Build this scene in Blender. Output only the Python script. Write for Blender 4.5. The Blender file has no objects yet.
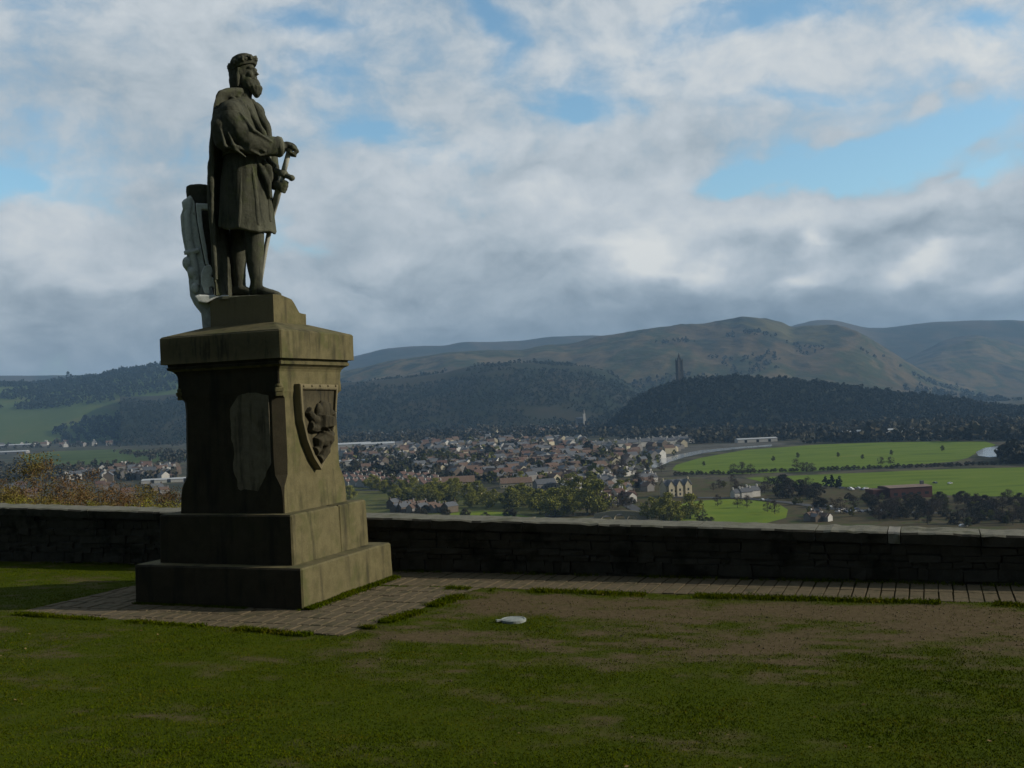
import bpy, bmesh, math, random
import numpy as np
from mathutils import Matrix, Vector
R = math.radians
rng = np.random.default_rng(7)
random.seed(7)
scene = bpy.context.scene
col = scene.collection

# ------------------------------------------------------------------ camera
F_PX, PITCH, ROLL, EYE = 1050.0, math.atan(16/1050), R(2.4), 2.3
cam_d = bpy.data.cameras.new('camera'); cam = bpy.data.objects.new('camera', cam_d); col.objects.link(cam)
cam_d.sensor_width = 36; cam_d.lens = 36*F_PX/1024; cam_d.clip_start = 0.1; cam_d.clip_end = 90000
M = Matrix.Rotation(R(90)+PITCH, 4, 'X') @ Matrix.Rotation(-ROLL, 4, 'Z')
cam.matrix_world = Matrix.Translation((0, 0, EYE)) @ M
scene.camera = cam

def ray(px, py):
    """direction of the sight line through a point of the photograph, with y = 1"""
    a, b = px-512, py-384
    c, s = math.cos(ROLL), math.sin(ROLL)
    u, v = a*c-b*s, a*s+b*c
    d = np.array([u/F_PX, 1, -v/F_PX]); c, s = math.cos(PITCH), math.sin(PITCH)
    d = np.array([d[0], d[1]*c-d[2]*s, d[1]*s+d[2]*c])
    return d/d[1]
def at(px, py, Y):
    return ray(px, py)*Y + np.array([0, 0, EYE])
def on_z(px, py, z):
    d = ray(px, py); return d*((z-EYE)/d[2]) + np.array([0, 0, EYE])

# ------------------------------------------------------------------ light
SUN_AZ, SUN_EL = -4.0, 24.0          # azimuth from +X towards +Y
sd = bpy.data.lights.new('sun', 'SUN'); sd.energy = 3.4; sd.angle = R(0.6); sd.color = (1.0, .91, .76)
sun = bpy.data.objects.new('sun', sd); col.objects.link(sun)
sdir = Vector((math.cos(R(SUN_EL))*math.cos(R(SUN_AZ)), math.cos(R(SUN_EL))*math.sin(R(SUN_AZ)), math.sin(R(SUN_EL))))
sun.rotation_euler = sdir.to_track_quat('Z', 'Y').to_euler()
scene.view_settings.view_transform = 'Standard'; scene.view_settings.look = 'None'
scene.view_settings.exposure = 0.2; scene.view_settings.gamma = 1.0; scene.view_settings.use_curve_mapping = False
scene.render.engine = 'CYCLES'
cy = scene.cycles
cy.use_denoising = True; cy.max_bounces = 5; cy.diffuse_bounces = 2; cy.glossy_bounces = 2
cy.volume_bounces = 0; cy.transparent_max_bounces = 12

# --- little expression builder for shader maths
class X:
    def __init__(s, nt, sock): s.nt, s.k = nt, sock
    def _m(s, op, *o, clamp=False):
        n = s.nt.nodes.new('ShaderNodeMath'); n.operation = op; n.use_clamp = clamp
        for i, v in enumerate((s,)+o):
            if isinstance(v, X): s.nt.links.new(v.k, n.inputs[i])
            else: n.inputs[i].default_value = v
        return X(s.nt, n.outputs[0])
    def __add__(s, o): return s._m('ADD', o)
    def __sub__(s, o): return s._m('SUBTRACT', o)
    def __mul__(s, o): return s._m('MULTIPLY', o)
    def __truediv__(s, o): return s._m('DIVIDE', o)
    def exp(s): return s._m('EXPONENT')
    def clamp(s): return s._m('ADD', 0.0, clamp=True)
    def step(s, lo, hi):
        n = s.nt.nodes.new('ShaderNodeMapRange'); n.interpolation_type = 'SMOOTHSTEP'
        s.nt.links.new(s.k, n.inputs[0]); n.inputs[1].default_value = lo; n.inputs[2].default_value = hi
        return X(s.nt, n.outputs[0])
def ramp(nt, fac, stops, interp='LINEAR'):
    n = nt.nodes.new('ShaderNodeValToRGB'); n.color_ramp.interpolation = interp
    el = n.color_ramp.elements
    while len(el) < len(stops): el.new(0.5)
    for e, (p, c) in zip(el, stops): e.position = p; e.color = tuple(c)+(1,) if len(c) == 3 else c
    nt.links.new(fac.k if isinstance(fac, X) else fac, n.inputs[0])
    return n.outputs[0]
def mixc(nt, fac, a, b, mode='MIX'):
    n = nt.nodes.new('ShaderNodeMix'); n.data_type = 'RGBA'; n.blend_type = mode
    for i, v in ((0, fac), (6, a), (7, b)):
        if isinstance(v, X): nt.links.new(v.k, n.inputs[i])
        elif isinstance(v, bpy.types.NodeSocket): nt.links.new(v, n.inputs[i])
        elif isinstance(v, (int, float)): n.inputs[i].default_value = v
        else: n.inputs[i].default_value = tuple(v)+(1,)
    return n.outputs[2]
def noise(nt, vec, scale, detail=5, rough=.55, dist=0.0, dim='3D'):
    n = nt.nodes.new('ShaderNodeTexNoise'); n.noise_dimensions = dim
    n.inputs['Scale'].default_value = scale; n.inputs['Detail'].default_value = detail
    n.inputs['Roughness'].default_value = rough; n.inputs['Distortion'].default_value = dist
    if vec is not None: nt.links.new(vec, n.inputs['Vector'])
    return X(nt, n.outputs[0])

# --- the sky: Nishita sky behind a broken deck of cloud, all of it a function of direction
w = bpy.data.worlds.new('World'); scene.world = w; w.use_nodes = True
nt = w.node_tree; nt.nodes.clear()
out = nt.nodes.new('ShaderNodeOutputWorld'); bg = nt.nodes.new('ShaderNodeBackground'); nt.links.new(bg.outputs[0], out.inputs[0])
SKY_K = 0.1
bg.inputs[1].default_value = SKY_K
sky = nt.nodes.new('ShaderNodeTexSky'); sky.sky_type = 'NISHITA'; sky.sun_disc = False
sky.sun_elevation = R(SUN_EL); sky.sun_rotation = R(90-SUN_AZ); sky.air_density = 1.0; sky.dust_density = 0.6; sky.ozone_density = 1.5
tc = nt.nodes.new('ShaderNodeTexCoord')
sep = nt.nodes.new('ShaderNodeSeparateXYZ'); nt.links.new(tc.outputs['Generated'], sep.inputs[0])
dx, dy, dz = (X(nt, sep.outputs[i]) for i in range(3))
def vec(a, b, c):
    n = nt.nodes.new('ShaderNodeCombineXYZ')
    for i, v in enumerate((a, b, c)):
        if isinstance(v, X): nt.links.new(v.k, n.inputs[i])
        else: n.inputs[i].default_value = v
    return n.outputs[0]
azx = dx._m('ARCTAN2', dy); elx = dz._m('ARCSINE')
den = dz._m('MAXIMUM', 0.0) + 0.16
cp = vec(dx/den, dy/den, dz*2.0)                     # where the sight line meets the cloud deck
wn = nt.nodes.new('ShaderNodeTexNoise'); wn.inputs['Scale'].default_value = 7; wn.inputs['Detail'].default_value = 5
dvec = vec(azx*1.0, elx*1.6, 0.3)
nt.links.new(dvec, wn.inputs['Vector'])
ws = nt.nodes.new('ShaderNodeSeparateColor'); nt.links.new(wn.outputs['Color'], ws.inputs[0])
wx = (X(nt, ws.outputs[0])-.5); wy = (X(nt, ws.outputs[1])-.5)
A = azx + wx*.17; E_ = elx + wy*.11                   # warped azimuth / elevation
def blob(px, py, sx, sy):
    d = ray(px, py); a0 = math.atan2(d[0], 1); e0 = math.asin(d[2]/np.linalg.norm(d))
    u = (A-a0)*(F_PX/sx); v = (E_-e0)*(F_PX/sy)
    return ((u*u+v*v)*-1.0).exp()
dv2 = vec(azx*1.0+wx*.06, elx*1.5+wy*.08, 1.7)
n_big = noise(nt, dvec, 3.2, 6, .5, .3)
n_mid = noise(nt, dv2, 8.0, 7, .56, .08)
n_fin = noise(nt, dv2, 27, 6, .6, .1)
cover = n_big*0.40 + n_mid*1.20 + n_fin*.75 - 0.745
for px, py, sx, sy, a in [  # breaks in the cloud
        (935, 125, 62, 32, .48), (860, 152, 64, 22, .44), (760, 174, 60, 17, .60), (705, 178, 28, 10, .4), (820, 172, 60, 14, .45), (985, 170, 40, 11, .55), (1010, 118, 34, 16, .30), (800, 96, 44, 12, .30),
        (775, 4, 66, 20, .55), (700, 14, 40, 12, .34), (578, 102, 34, 24, .58), (560, 125, 24, 14, .42), (318, 15, 46, 13, .55), (488, 6, 26, 30, .5), (503, 52, 18, 24, .36), (640, 112, 24, 10, .22),
        (40, 168, 66, 22, .55), (10, 192, 40, 22, .40), (366, 128, 44, 20, .52), (345, 66, 34, 22, .36), (300, 236, 22, 26, .60), (275, 262, 26, 12, .35), (440, 160, 40, 12, .2), (1000, 8, 36, 16, .5),
        (275, 100, 20, 50, .26), (1250, 90, 120, 60, .4), (892, 108, 22, 8, -.42), (955, 88, 34, 12, -.4), (845, 134, 30, 7, -.35), (935, 168, 26, 6, -.35), (905, 140, 14, 8, -.25), (970, 140, 20, 8, -.3), (770, 160, 20, 7, -.3), (-200, 120, 120, 60, .4)]:
    cover = cover - blob(px, py, sx, sy)*a
for px, py, sx, sy, a in [(860, 50, 110, 30, .18), (880, 206, 260, 18, .5), (620, 200, 150, 40, .3), (150, 80, 120, 50, .2), (690, 130, 34, 24, .25), (560, 290, 700, 60, .7), (120, 300, 250, 70, .5), (450, 110, 50, 50, .15)]:
    cover = cover + blob(px, py, sx, sy)*a
cov = cover.step(-.10, .60)
lum = n_big*.20 + n_mid*.50 + n_fin*.36 + 0.045
for px, py, sx, sy, a in [
        (640, 252, 38, 22, .44), (585, 240, 40, 14, .22), (800, 234, 18, 11, .42), (798, 265, 20, 11, .40), (925, 256, 46, 10, .42), (1008, 282, 34, 12, .34), (690, 266, 20, 8, .16), (660, 268, 24, 10, .2),
        (880, 200, 240, 16, .17), (660, 192, 140, 24, .12), (470, 170, 110, 50, .09), (850, 55, 170, 46, .14), (610, 45, 110, 40, .10), (990, 60, 90, 60, .10), (560, 190, 60, 20, .06),
        (110, 262, 56, 24, .20), (72, 205, 40, 22, .16), (310, 290, 50, 18, .12), (16, 235, 36, 20, .12), (400, 80, 90, 60, .05), (430, 240, 90, 26, .06), (545, 318, 120, 10, .04), (330, 312, 60, 10, .10),
        (780, 236, 190, 14, -.10), (900, 298, 240, 34, -.13), (640, 306, 200, 30, -.11), (430, 330, 240, 26, -.09), (110, 345, 240, 45, -.10), (540, 168, 60, 12, -.12), (545, 262, 60, 20, -.08),
        (120, 112, 170, 40, -.04), (40, 30, 160, 60, .10), (500, 400, 900, 44, -.06), (70, 290, 90, 12, -.10), (150, 185, 60, 12, -.07), (760, 340, 340, 22, -.18), (985, 235, 80, 14, -.04), (400, 275, 80, 14, -.08), (220, 40, 60, 24, -.05)]:
    lum = lum + blob(px, py, sx, sy)*a
ccol = ramp(nt, lum.clamp(), [(.12, (.125, .165, .205)), (.28, (.180, .222, .262)), (.42, (.262, .315, .362)), (.55, (.368, .425, .47)), (.70, (.50, .545, .58)), (.92, (.70, .71, .69))])
cmul = nt.nodes.new('ShaderNodeVectorMath'); cmul.operation = 'SCALE'; nt.links.new(ccol, cmul.inputs[0]); cmul.inputs[3].default_value = 1/SKY_K
smul = nt.nodes.new('ShaderNodeVectorMath'); smul.operation = 'MULTIPLY'; nt.links.new(sky.outputs[0], smul.inputs[0]); smul.inputs[1].default_value = (1.2, 1.45, 1.42)
skyc = mixc(nt, cov, smul.outputs[0], cmul.outputs[0])
# unseen sky behind the camera is dimmed to darken the sides facing it
face = (dy*1.0 + dx*.30 + dz*.35).step(-.25, .45)*.80 + .20
fm = nt.nodes.new('ShaderNodeVectorMath'); fm.operation = 'SCALE'; nt.links.new(skyc, fm.inputs[0]); nt.links.new(face.k, fm.inputs[3])
nt.links.new(fm.outputs[0], bg.inputs[0])

# ------------------------------------------------------------------ numpy noise
def vnoise(p, seed=0):
    p = np.asarray(p, float); i = np.floor(p).astype(np.int64); f = p-i; f = f*f*(3-2*f)
    def h(*k):
        n = seed*1013
        for a, m in zip(k, (374761393, 668265263, 2147483647 % 1274126177)): n = n + a*m
        n = (n ^ (n >> 13))*1274126177 & 0x7fffffff
        n = (n ^ (n >> 16)) & 0xffff
        return n/65535.0
    D = p.shape[-1]; r = 0
    for c in range(2**D):
        b = [(c >> k) & 1 for k in range(D)]
        wgt = 1
        for k in range(D): wgt = wgt*(f[..., k] if b[k] else 1-f[..., k])
        r = r + wgt*h(*[i[..., k]+b[k] for k in range(D)])
    return r
def fbm(p, octs=4, seed=0):
    p = np.asarray(p, float); a, t, s = 1, 0, 0
    for o in range(octs):
        s = s + a*vnoise(p*2**o+17.3*o, seed+o); t += a; a *= .5
    return s/t*2-1

# ------------------------------------------------------------------ object helpers
def link(o, parent=None, **props):
    col.objects.link(o)
    if parent is not None: o.parent = parent
    for k, v in props.items(): o[k] = v
    return o
def mesh_np(name, V, Fc, mat, parent=None, smooth=False, **props):
    V = np.asarray(V, np.float32); Fc = np.asarray(Fc, np.int32)
    me = bpy.data.meshes.new(name)
    me.vertices.add(len(V)); me.vertices.foreach_set('co', V.ravel())
    k = Fc.shape[1]
    me.loops.add(Fc.size); me.loops.foreach_set('vertex_index', Fc.ravel())
    me.polygons.add(len(Fc)); me.polygons.foreach_set('loop_start', np.arange(0, Fc.size, k, dtype=np.int32))
    try: me.polygons.foreach_set('loop_total', np.full(len(Fc), k, np.int32))
    except Exception: pass
    me.update(calc_edges=True); me.validate()
    if smooth: me.polygons.foreach_set('use_smooth', np.ones(len(Fc), bool))
    if mat: me.materials.append(mat)
    return link(bpy.data.objects.new(name, me), parent, **props)
def thing(name, label, cat, loc=(0, 0, 0), rz=0, group=None):
    o = bpy.data.objects.new(name, None); o.empty_display_size = .2
    o.location = loc; o.rotation_euler = (0, 0, rz)
    link(o, None, label=label, category=cat)
    if group: o['group'] = group
    return o
def copy_tree(src, parent=None):
    c = src.copy(); col.objects.link(c)
    if parent is not None: c.parent = parent
    for ch in KIDS.get(src.name, []): copy_tree(ch, c)
    return c
KIDS = {}
def remember(root):
    for o in list(col.objects):
        if o.parent is not None: KIDS.setdefault(o.parent.name, [])
    KIDS[root.name] = [o for o in root.children]
    for o in root.children: KIDS[o.name] = list(o.children)

class MB:
    """collects shapes, then links them as one mesh object"""
    def __init__(s): s.v, s.f = [], []
    def add(s, V, Fc):
        n = len(s.v); s.v += [tuple(map(float, p)) for p in V]; s.f += [tuple(i+n for i in q) for q in Fc]; return s
    def box(s, c, h, rz=0.0, jit=0.0, cham=0.0):
        c = np.array(c, float); co, si = math.cos(rz), math.sin(rz)
        if cham:
            P = []
            for z, k in ((-1, 0), (1, 0), (1, 1)):
                hx, hy = h[0]-k*cham, h[1]-k*cham; zz = h[2]*z-(cham if (z == 1 and not k) else 0)
                P += [(-hx, -hy, zz), (hx, -hy, zz), (hx, hy, zz), (-hx, hy, zz)]
            Fc = [(0, 3, 2, 1), (8, 9, 10, 11)]
            for a in (0, 4): Fc += [(a, a+1, a+5, a+4), (a+1, a+2, a+6, a+5), (a+2, a+3, a+7, a+6), (a+3, a, a+4, a+7)]
        else:
            P = [(x*h[0], y*h[1], z*h[2]) for z in (-1, 1) for x, y in ((-1, -1), (1, -1), (1, 1), (-1, 1))]
            Fc = [(0, 3, 2, 1), (4, 5, 6, 7), (0, 1, 5, 4), (1, 2, 6, 5), (2, 3, 7, 6), (3, 0, 4, 7)]
        P = np.array(P)
        if jit: P = P + np.random.default_rng(len(s.v)).uniform(-jit, jit, P.shape)
        P = np.c_[P[:, 0]*co-P[:, 1]*si, P[:, 0]*si+P[:, 1]*co, P[:, 2]] + c
        return s.add(P, Fc)
    def tube(s, pts, rad, n=10, cap=True):
        pts = [np.array(p, float) for p in pts]; rings = []
        for i, p in enumerate(pts):
            d = pts[min(i+1, len(pts)-1)]-pts[max(i-1, 0)]; d = d/(np.linalg.norm(d)+1e-9)
            a = np.cross(d, (0, 0, 1.0)) if abs(d[2]) < .95 else np.cross(d, (1.0, 0, 0)); a /= np.linalg.norm(a); b = np.cross(d, a)
            r = rad[i]; ra, rb = (r if isinstance(r, (tuple, list)) else (r, r))
            t = np.arange(n)*2*math.pi/n
            rings.append(p+np.outer(np.cos(t)*ra, a)+np.outer(np.sin(t)*rb, b))
        return s.rings(rings, cap)
    def rings(s, rings, cap=True):
        n = len(rings[0]); V = np.concatenate(rings); Fc = []
        for i in range(len(rings)-1):
            for j in range(n):
                k = (j+1) % n; Fc.append((i*n+j, i*n+k, (i+1)*n+k, (i+1)*n+j))
        if cap:
            Fc.append(tuple(range(n-1, -1, -1))); o = (len(rings)-1)*n; Fc.append(tuple(o+j for j in range(n)))
        return s.add(V, Fc)
    def ball(s, c, r, n=14, m=9, axes=None):
        c = np.array(c, float); rings = []
        ax = np.eye(3) if axes is None else np.array(axes, float)
        for i in range(m):
            ph = -math.pi/2+math.pi*(i+.5)/m
            t = np.arange(n)*2*math.pi/n
            L = np.c_[np.cos(t)*math.cos(ph)*r[0], np.sin(t)*math.cos(ph)*r[1], np.full(n, math.sin(ph)*r[2])]
            rings.append(c+L@ax)
        return s.rings(rings)
    def prism(s, pts, d):
        """polygon pts (3D, coplanar) pushed along d"""
        P = np.array(pts, float); n = len(P); V = np.concatenate([P, P+np.array(d, float)])
        Fc = [tuple(range(n-1, -1, -1)), tuple(range(n, 2*n))]+[(i, (i+1) % n, (i+1) % n+n, i+n) for i in range(n)]
        return s.add(V, Fc)
    def build(s, name, mat, parent=None, smooth=False, remesh=0, rough=0, seed=0, fixn=True, iters=4, **props):
        me = bpy.data.meshes.new(name); me.from_pydata(s.v, [], s.f); me.update()
        if fixn:
            bm = bmesh.new(); bm.from_mesh(me); bmesh.ops.recalc_face_normals(bm, faces=bm.faces); bm.to_mesh(me); bm.free()
        o = bpy.data.objects.new(name, me)
        link(o, parent, **props)
        if remesh:
            m = o.modifiers.new('r', 'REMESH'); m.mode = 'VOXEL'; m.voxel_size = remesh
            if iters:
                m2 = o.modifiers.new('s', 'SMOOTH'); m2.iterations = iters; m2.factor = .5
            dg = bpy.context.evaluated_depsgraph_get(); dg.update()
            me2 = bpy.data.meshes.new_from_object(o.evaluated_get(dg)); o.modifiers.clear(); o.data = me2; bpy.data.meshes.remove(me); me = me2; me.name = name
            smooth = True
        if rough:
            n = len(me.vertices); V = np.empty(n*3, np.float32); me.vertices.foreach_get('co', V); V = V.reshape(-1, 3)
            N = np.empty(n*3, np.float32); me.vertices.foreach_get('normal', N); N = N.reshape(-1, 3)
            amp, sc = rough; V = V+N*(fbm(V*sc, 4, seed)[:, None]*amp)
            me.vertices.foreach_set('co', V.astype(np.float32).ravel()); me.update()
        if smooth: me.polygons.foreach_set('use_smooth', np.ones(len(me.polygons), bool))
        me.materials.clear()
        if mat: me.materials.append(mat)
        return o

def shade_side(o, mat, nvec, thr=.6):
    """the faces that look along nvec get a second, darker stone: shade put into their colour"""
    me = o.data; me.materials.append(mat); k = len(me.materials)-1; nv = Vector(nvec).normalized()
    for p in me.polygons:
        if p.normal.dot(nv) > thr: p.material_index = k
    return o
# ------------------------------------------------------------------ materials
def new_mat(name, rough=.9, spec=.2):
    m = bpy.data.materials.new(name); m.use_nodes = True
    b = m.node_tree.nodes['Principled BSDF']; b.inputs['Roughness'].default_value = rough; b.inputs['Specular IOR Level'].default_value = spec
    return m, m.node_tree, b
def coord(nt, kind='Object'):
    n = nt.nodes.new('ShaderNodeTexCoord'); return n.outputs[kind]
def gpos(nt):
    return nt.nodes.new('ShaderNodeNewGeometry').outputs['Position']
def bump(nt, b, h, strength, dist):
    n = nt.nodes.new('ShaderNodeBump'); n.inputs['Strength'].default_value = strength; n.inputs['Distance'].default_value = dist
    nt.links.new(h.k, n.inputs['Height']); nt.links.new(n.outputs[0], b.inputs['Normal'])
def flat(name, c, rough=.85, var=0.15, scale=3.0, spec=.2):
    m, nt, b = new_mat(name, rough, spec)
    n = noise(nt, coord(nt), scale, 4)
    nt.links.new(ramp(nt, n, [(.3, [x*(1-var) for x in c]), (.7, [min(1, x*(1+var)) for x in c])]), b.inputs['Base Color'])
    return m
def stone(name, base, dark, algae, s=1.0, alg=.5, drk=.5, bst=.5, streak=True, wear=0):
    m, nt, b = new_mat(name, .92, .15)
    p = gpos(nt)
    n1 = noise(nt, p, 1.7*s, 7, .62); n2 = noise(nt, p, 6.0*s, 6, .6); n3 = noise(nt, p, 60*s, 4, .6)
    mp = nt.nodes.new('ShaderNodeMapping'); nt.links.new(p, mp.inputs[0]); mp.inputs['Scale'].default_value = (5*s, 5*s, .7*s)
    n4 = noise(nt, mp.outputs[0], 1.0, 6, .6)
    c = mixc(nt, (n2*.6+n3*.4).step(.35, .68), base, [x*.66 for x in base])
    c = mixc(nt, (n1*.7+n2*.3).step(.62-.25*alg, .80-.25*alg), c, algae)
    d = ((n4 if streak else n1)*.75+n1*.25).step(.64-.28*drk, .80-.28*drk)
    c = mixc(nt, d*.85, c, dark)
    if wear:                                            # worn pale arrises, grime lodged in the hollows
        g = X(nt, nt.nodes.new('ShaderNodeNewGeometry').outputs['Pointiness'])
        c = mixc(nt, (g+n2*.10-.05).step(.50, .62)*wear, c, [min(1, x*2.0) for x in base])
        c = mixc(nt, ((g-n3*.06+.03)*-1.0+1.0).step(.50, .60)*wear, c, [x*.5 for x in dark])
    nt.links.new(c, b.inputs['Base Color'])
    bump(nt, b, n3*.35+n2*.65, bst, .02)
    return m
def leaf(name, lo, hi, obvar=.5):
    m, nt, b = new_mat(name, .8, .1)
    g = nt.nodes.new('ShaderNodeNewGeometry'); oi = nt.nodes.new('ShaderNodeObjectInfo')
    f = X(nt, g.outputs['Random Per Island'])*(1-obvar)+X(nt, oi.outputs['Random'])*obvar
    nt.links.new(ramp(nt, f, [(.1, lo), (.9, hi)]), b.inputs['Base Color'])
    return m
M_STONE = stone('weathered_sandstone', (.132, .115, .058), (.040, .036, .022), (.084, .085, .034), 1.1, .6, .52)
M_SOOT_SHADE = stone('sooty_shade_sandstone', (.042, .036, .022), (.016, .015, .011), (.036, .034, .017), 1, .45, .6)  # shade of the pedestal's dark side put into the colour, with soot
M_FIG = stone('statue_stone', (.084, .086, .062), (.023, .025, .019), (.066, .080, .032), 2.6, .5, .6, 1.2, True, .8)
M_HILT = stone('pale_worn_stone', (.26, .26, .22), (.07, .07, .055), (.18, .185, .12), 5, .3, .4, .5, True, .6)
M_PALE = stone('pale_grey_stone', (.62, .66, .63), (.20, .22, .20), (.48, .52, .47), 3.5, .35, .22, .6, False, .8)  # pale grey stone mottled by noise
M_PATCH = stone('scoured_stone', (.165, .145, .100), (.055, .047, .033), (.13, .115, .07), 2.2, .4, .55)
M_LION = stone('grimy_relief_stone', (.055, .048, .030), (.018, .017, .012), (.04, .04, .02), 5.0, .4, .6, .6, True, .9)
M_CREST = stone('crest_stone', (.115, .098, .056), (.030, .028, .02), (.085, .08, .042), 3.0, .4, .55, .6, True, .6)
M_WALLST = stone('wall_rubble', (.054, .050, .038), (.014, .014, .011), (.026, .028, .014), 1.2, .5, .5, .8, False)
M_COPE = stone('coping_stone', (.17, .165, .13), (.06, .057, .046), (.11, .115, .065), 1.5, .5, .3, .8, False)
M_COPEP = stone('pale_coping_stone', (.24, .23, .20), (.12, .115, .10), (.2, .19, .15), 1.5, .3, .2, .7, False)
M_SETT = stone('stone_setts', (.128, .102, .062), (.055, .046, .030), (.085, .082, .034), 2.4, .5, .42, .7, False)
M_LID = stone('cast_lid', (.30, .33, .31), (.13, .14, .13), (.25, .27, .23), 6, .3, .25, .4, False)

def patchy(name, cols, scale, detail=6, rough=.62, stretch=(1, 1, 1), bst=0, bd=1, bscale=None):
    m, nt, b = new_mat(name, .95, .05)
    mp = nt.nodes.new('ShaderNodeMapping'); nt.links.new(gpos(nt), mp.inputs[0]); mp.inputs['Scale'].default_value = [scale*k for k in stretch]
    n = noise(nt, mp.outputs[0], 1.0, detail, rough, .4)
    k = len(cols)
    nt.links.new(ramp(nt, n, [(.30+.42*i/(k-1), c) for i, c in enumerate(cols)]), b.inputs['Base Color'])
    if bst: bump(nt, b, noise(nt, gpos(nt), bscale or scale*3, 5), bst, bd)
    return m
M_PLAIN = patchy('valley_ground', [(.016, .020, .012), (.05, .052, .030), (.030, .034, .018), (.085, .070, .052), (.075, .085, .026), (.05, .045, .032)], 1/42, 8, .66)
M_FIELD = patchy('pasture', [(.060, .095, .010), (.095, .145, .012), (.115, .165, .016), (.15, .165, .036)], 1/70, 8, .66, (1, 3.0, 1))
M_PARK = patchy('park_grass', [(.09, .145, .012), (.13, .18, .016), (.16, .19, .02)], 1/40)
M_HFIELD = patchy('hill_pasture', [(.034, .054, .015), (.060, .090, .022), (.075, .105, .026), (.12, .11, .042)], 1/240, 6, .6, (1, .5, 1))
M_TAN = patchy('stubble_field', [(.16, .13, .06), (.2, .165, .08)], 1/120)
M_MOOR = patchy('moorland', [(.008, .012, .008), (.020, .027, .012), (.12, .090, .045), (.030, .040, .014), (.095, .070, .036), (.018, .024, .012), (.085, .075, .03), (.040, .048, .018), (.012, .016, .010)], 1/1000, 9, .62, (1, .45, 1.6), .6, 60, 1/200)
M_MOORD = patchy('far_moorland', [(.016, .019, .013), (.065, .050, .030), (.026, .031, .018), (.085, .064, .038), (.03, .035, .02)], 1/1100, 8, .62, (1, .7, 1.4), .7, 40, 1/300)
M_WOODF = patchy('wood_floor', [(.015, .019, .012), (.028, .033, .018), (.036, .032, .022)], 1/70)
M_SCRUB = patchy('hillside_scrub', [(.03, .035, .016), (.06, .055, .025), (.08, .075, .03)], 1/9)
M_TARMAC = flat('tarmac', (.06, .06, .06), .9, .2, .05)
M_MUD = patchy('river_mud', [(.045, .042, .034), (.075, .072, .06), (.10, .096, .085), (.06, .062, .04)], 1/45, 7, .65)
m, nt, b = new_mat('river_water', .12, .5); b.inputs['Base Color'].default_value = (.30, .33, .35, 1); M_WATER = m
bump(nt, b, noise(nt, gpos(nt), .5, 3), .15, .1)
L_BROWN = leaf('rust_twigs', (.06, .040, .018), (.19, .11, .04), .35)
L_RUSSET = leaf('golden_buds', (.075, .06, .014), (.19, .15, .035), .4)
L_YG = leaf('spring_leaf', (.12, .125, .020), (.26, .26, .045), .3)
L_YGN = leaf('bramble_leaf', (.09, .09, .014), (.24, .22, .03), .3)
L_OLIVE = leaf('olive_leaf', (.060, .070, .018), (.14, .14, .038), .5)
L_BARE = leaf('bare_twigs', (.034, .027, .020), (.085, .066, .047), .4)
L_DARK = leaf('dark_evergreen', (.010, .017, .009), (.028, .042, .018), .4)
L_WOOD = leaf('wood_canopy', (.009, .014, .010), (.022, .026, .016), 0)
L_WOODB = leaf('hill_wood_canopy', (.014, .020, .013), (.020, .027, .016), 0)
L_WOODV = leaf('valley_wood_canopy', (.022, .023, .014), (.082, .072, .044), 0)
M_BARK = flat('bark', (.05, .04, .03), .95, .3, 4)
def wallm(n, c): return flat(n, c, .9, .12, .6)
W_WHITE, W_CREAM, W_STONE, W_GREY, W_YEL = wallm('white_harl', (.52, .51, .48)), wallm('cream_render', (.44, .40, .29)), wallm('brown_stone_wall', (.13, .105, .08)), wallm('grey_harl', (.22, .21, .20)), wallm('yellow_render', (.62, .55, .22))
R_SLATE, R_RED, R_BROWN, R_PALE, R_TAN = flat('slate_roof', (.085, .09, .10), .6, .25, 1.5, .4), flat('red_tile_roof', (.100, .060, .048), .8, .35, 1.5), flat('brown_tile_roof', (.12, .08, .06), .8, .25, 1.5), flat('pale_sheet_roof', (.38, .39, .39), .5, .1, .3, .4), flat('orange_tan_tile_roof', (.16, .108, .078), .8, .2, 1.0)
M_GLASS = flat('window_glass', (.03, .035, .04), .1, .1, 1, .5)
R_BUFF = flat('buff_roof', (.19, .135, .105), .8, .15, .3)
M_RBRICK = flat('red_brown_cladding', (.085, .032, .027), .7, .15, .2)

# ------------------------------------------------------------------ far ground, hills
PZ = -75.0
def sheet(name, pts, z, mat, kind='structure', **pr):
    P = [(p[0], p[1], z) for p in pts]
    mb = MB(); mb.add(P, [tuple(range(len(P)))])
    o = mb.build(name, mat, None, kind=kind, **pr) if kind else mb.build(name, mat, None, **pr)
    if o.data.polygons[0].normal.z < 0: o.data.flip_normals()
    return o
sheet('valley_floor', [(-13900, -2800), (13900, -2800), (13900, 14900), (-13900, 14900)], PZ, M_PLAIN)

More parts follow.
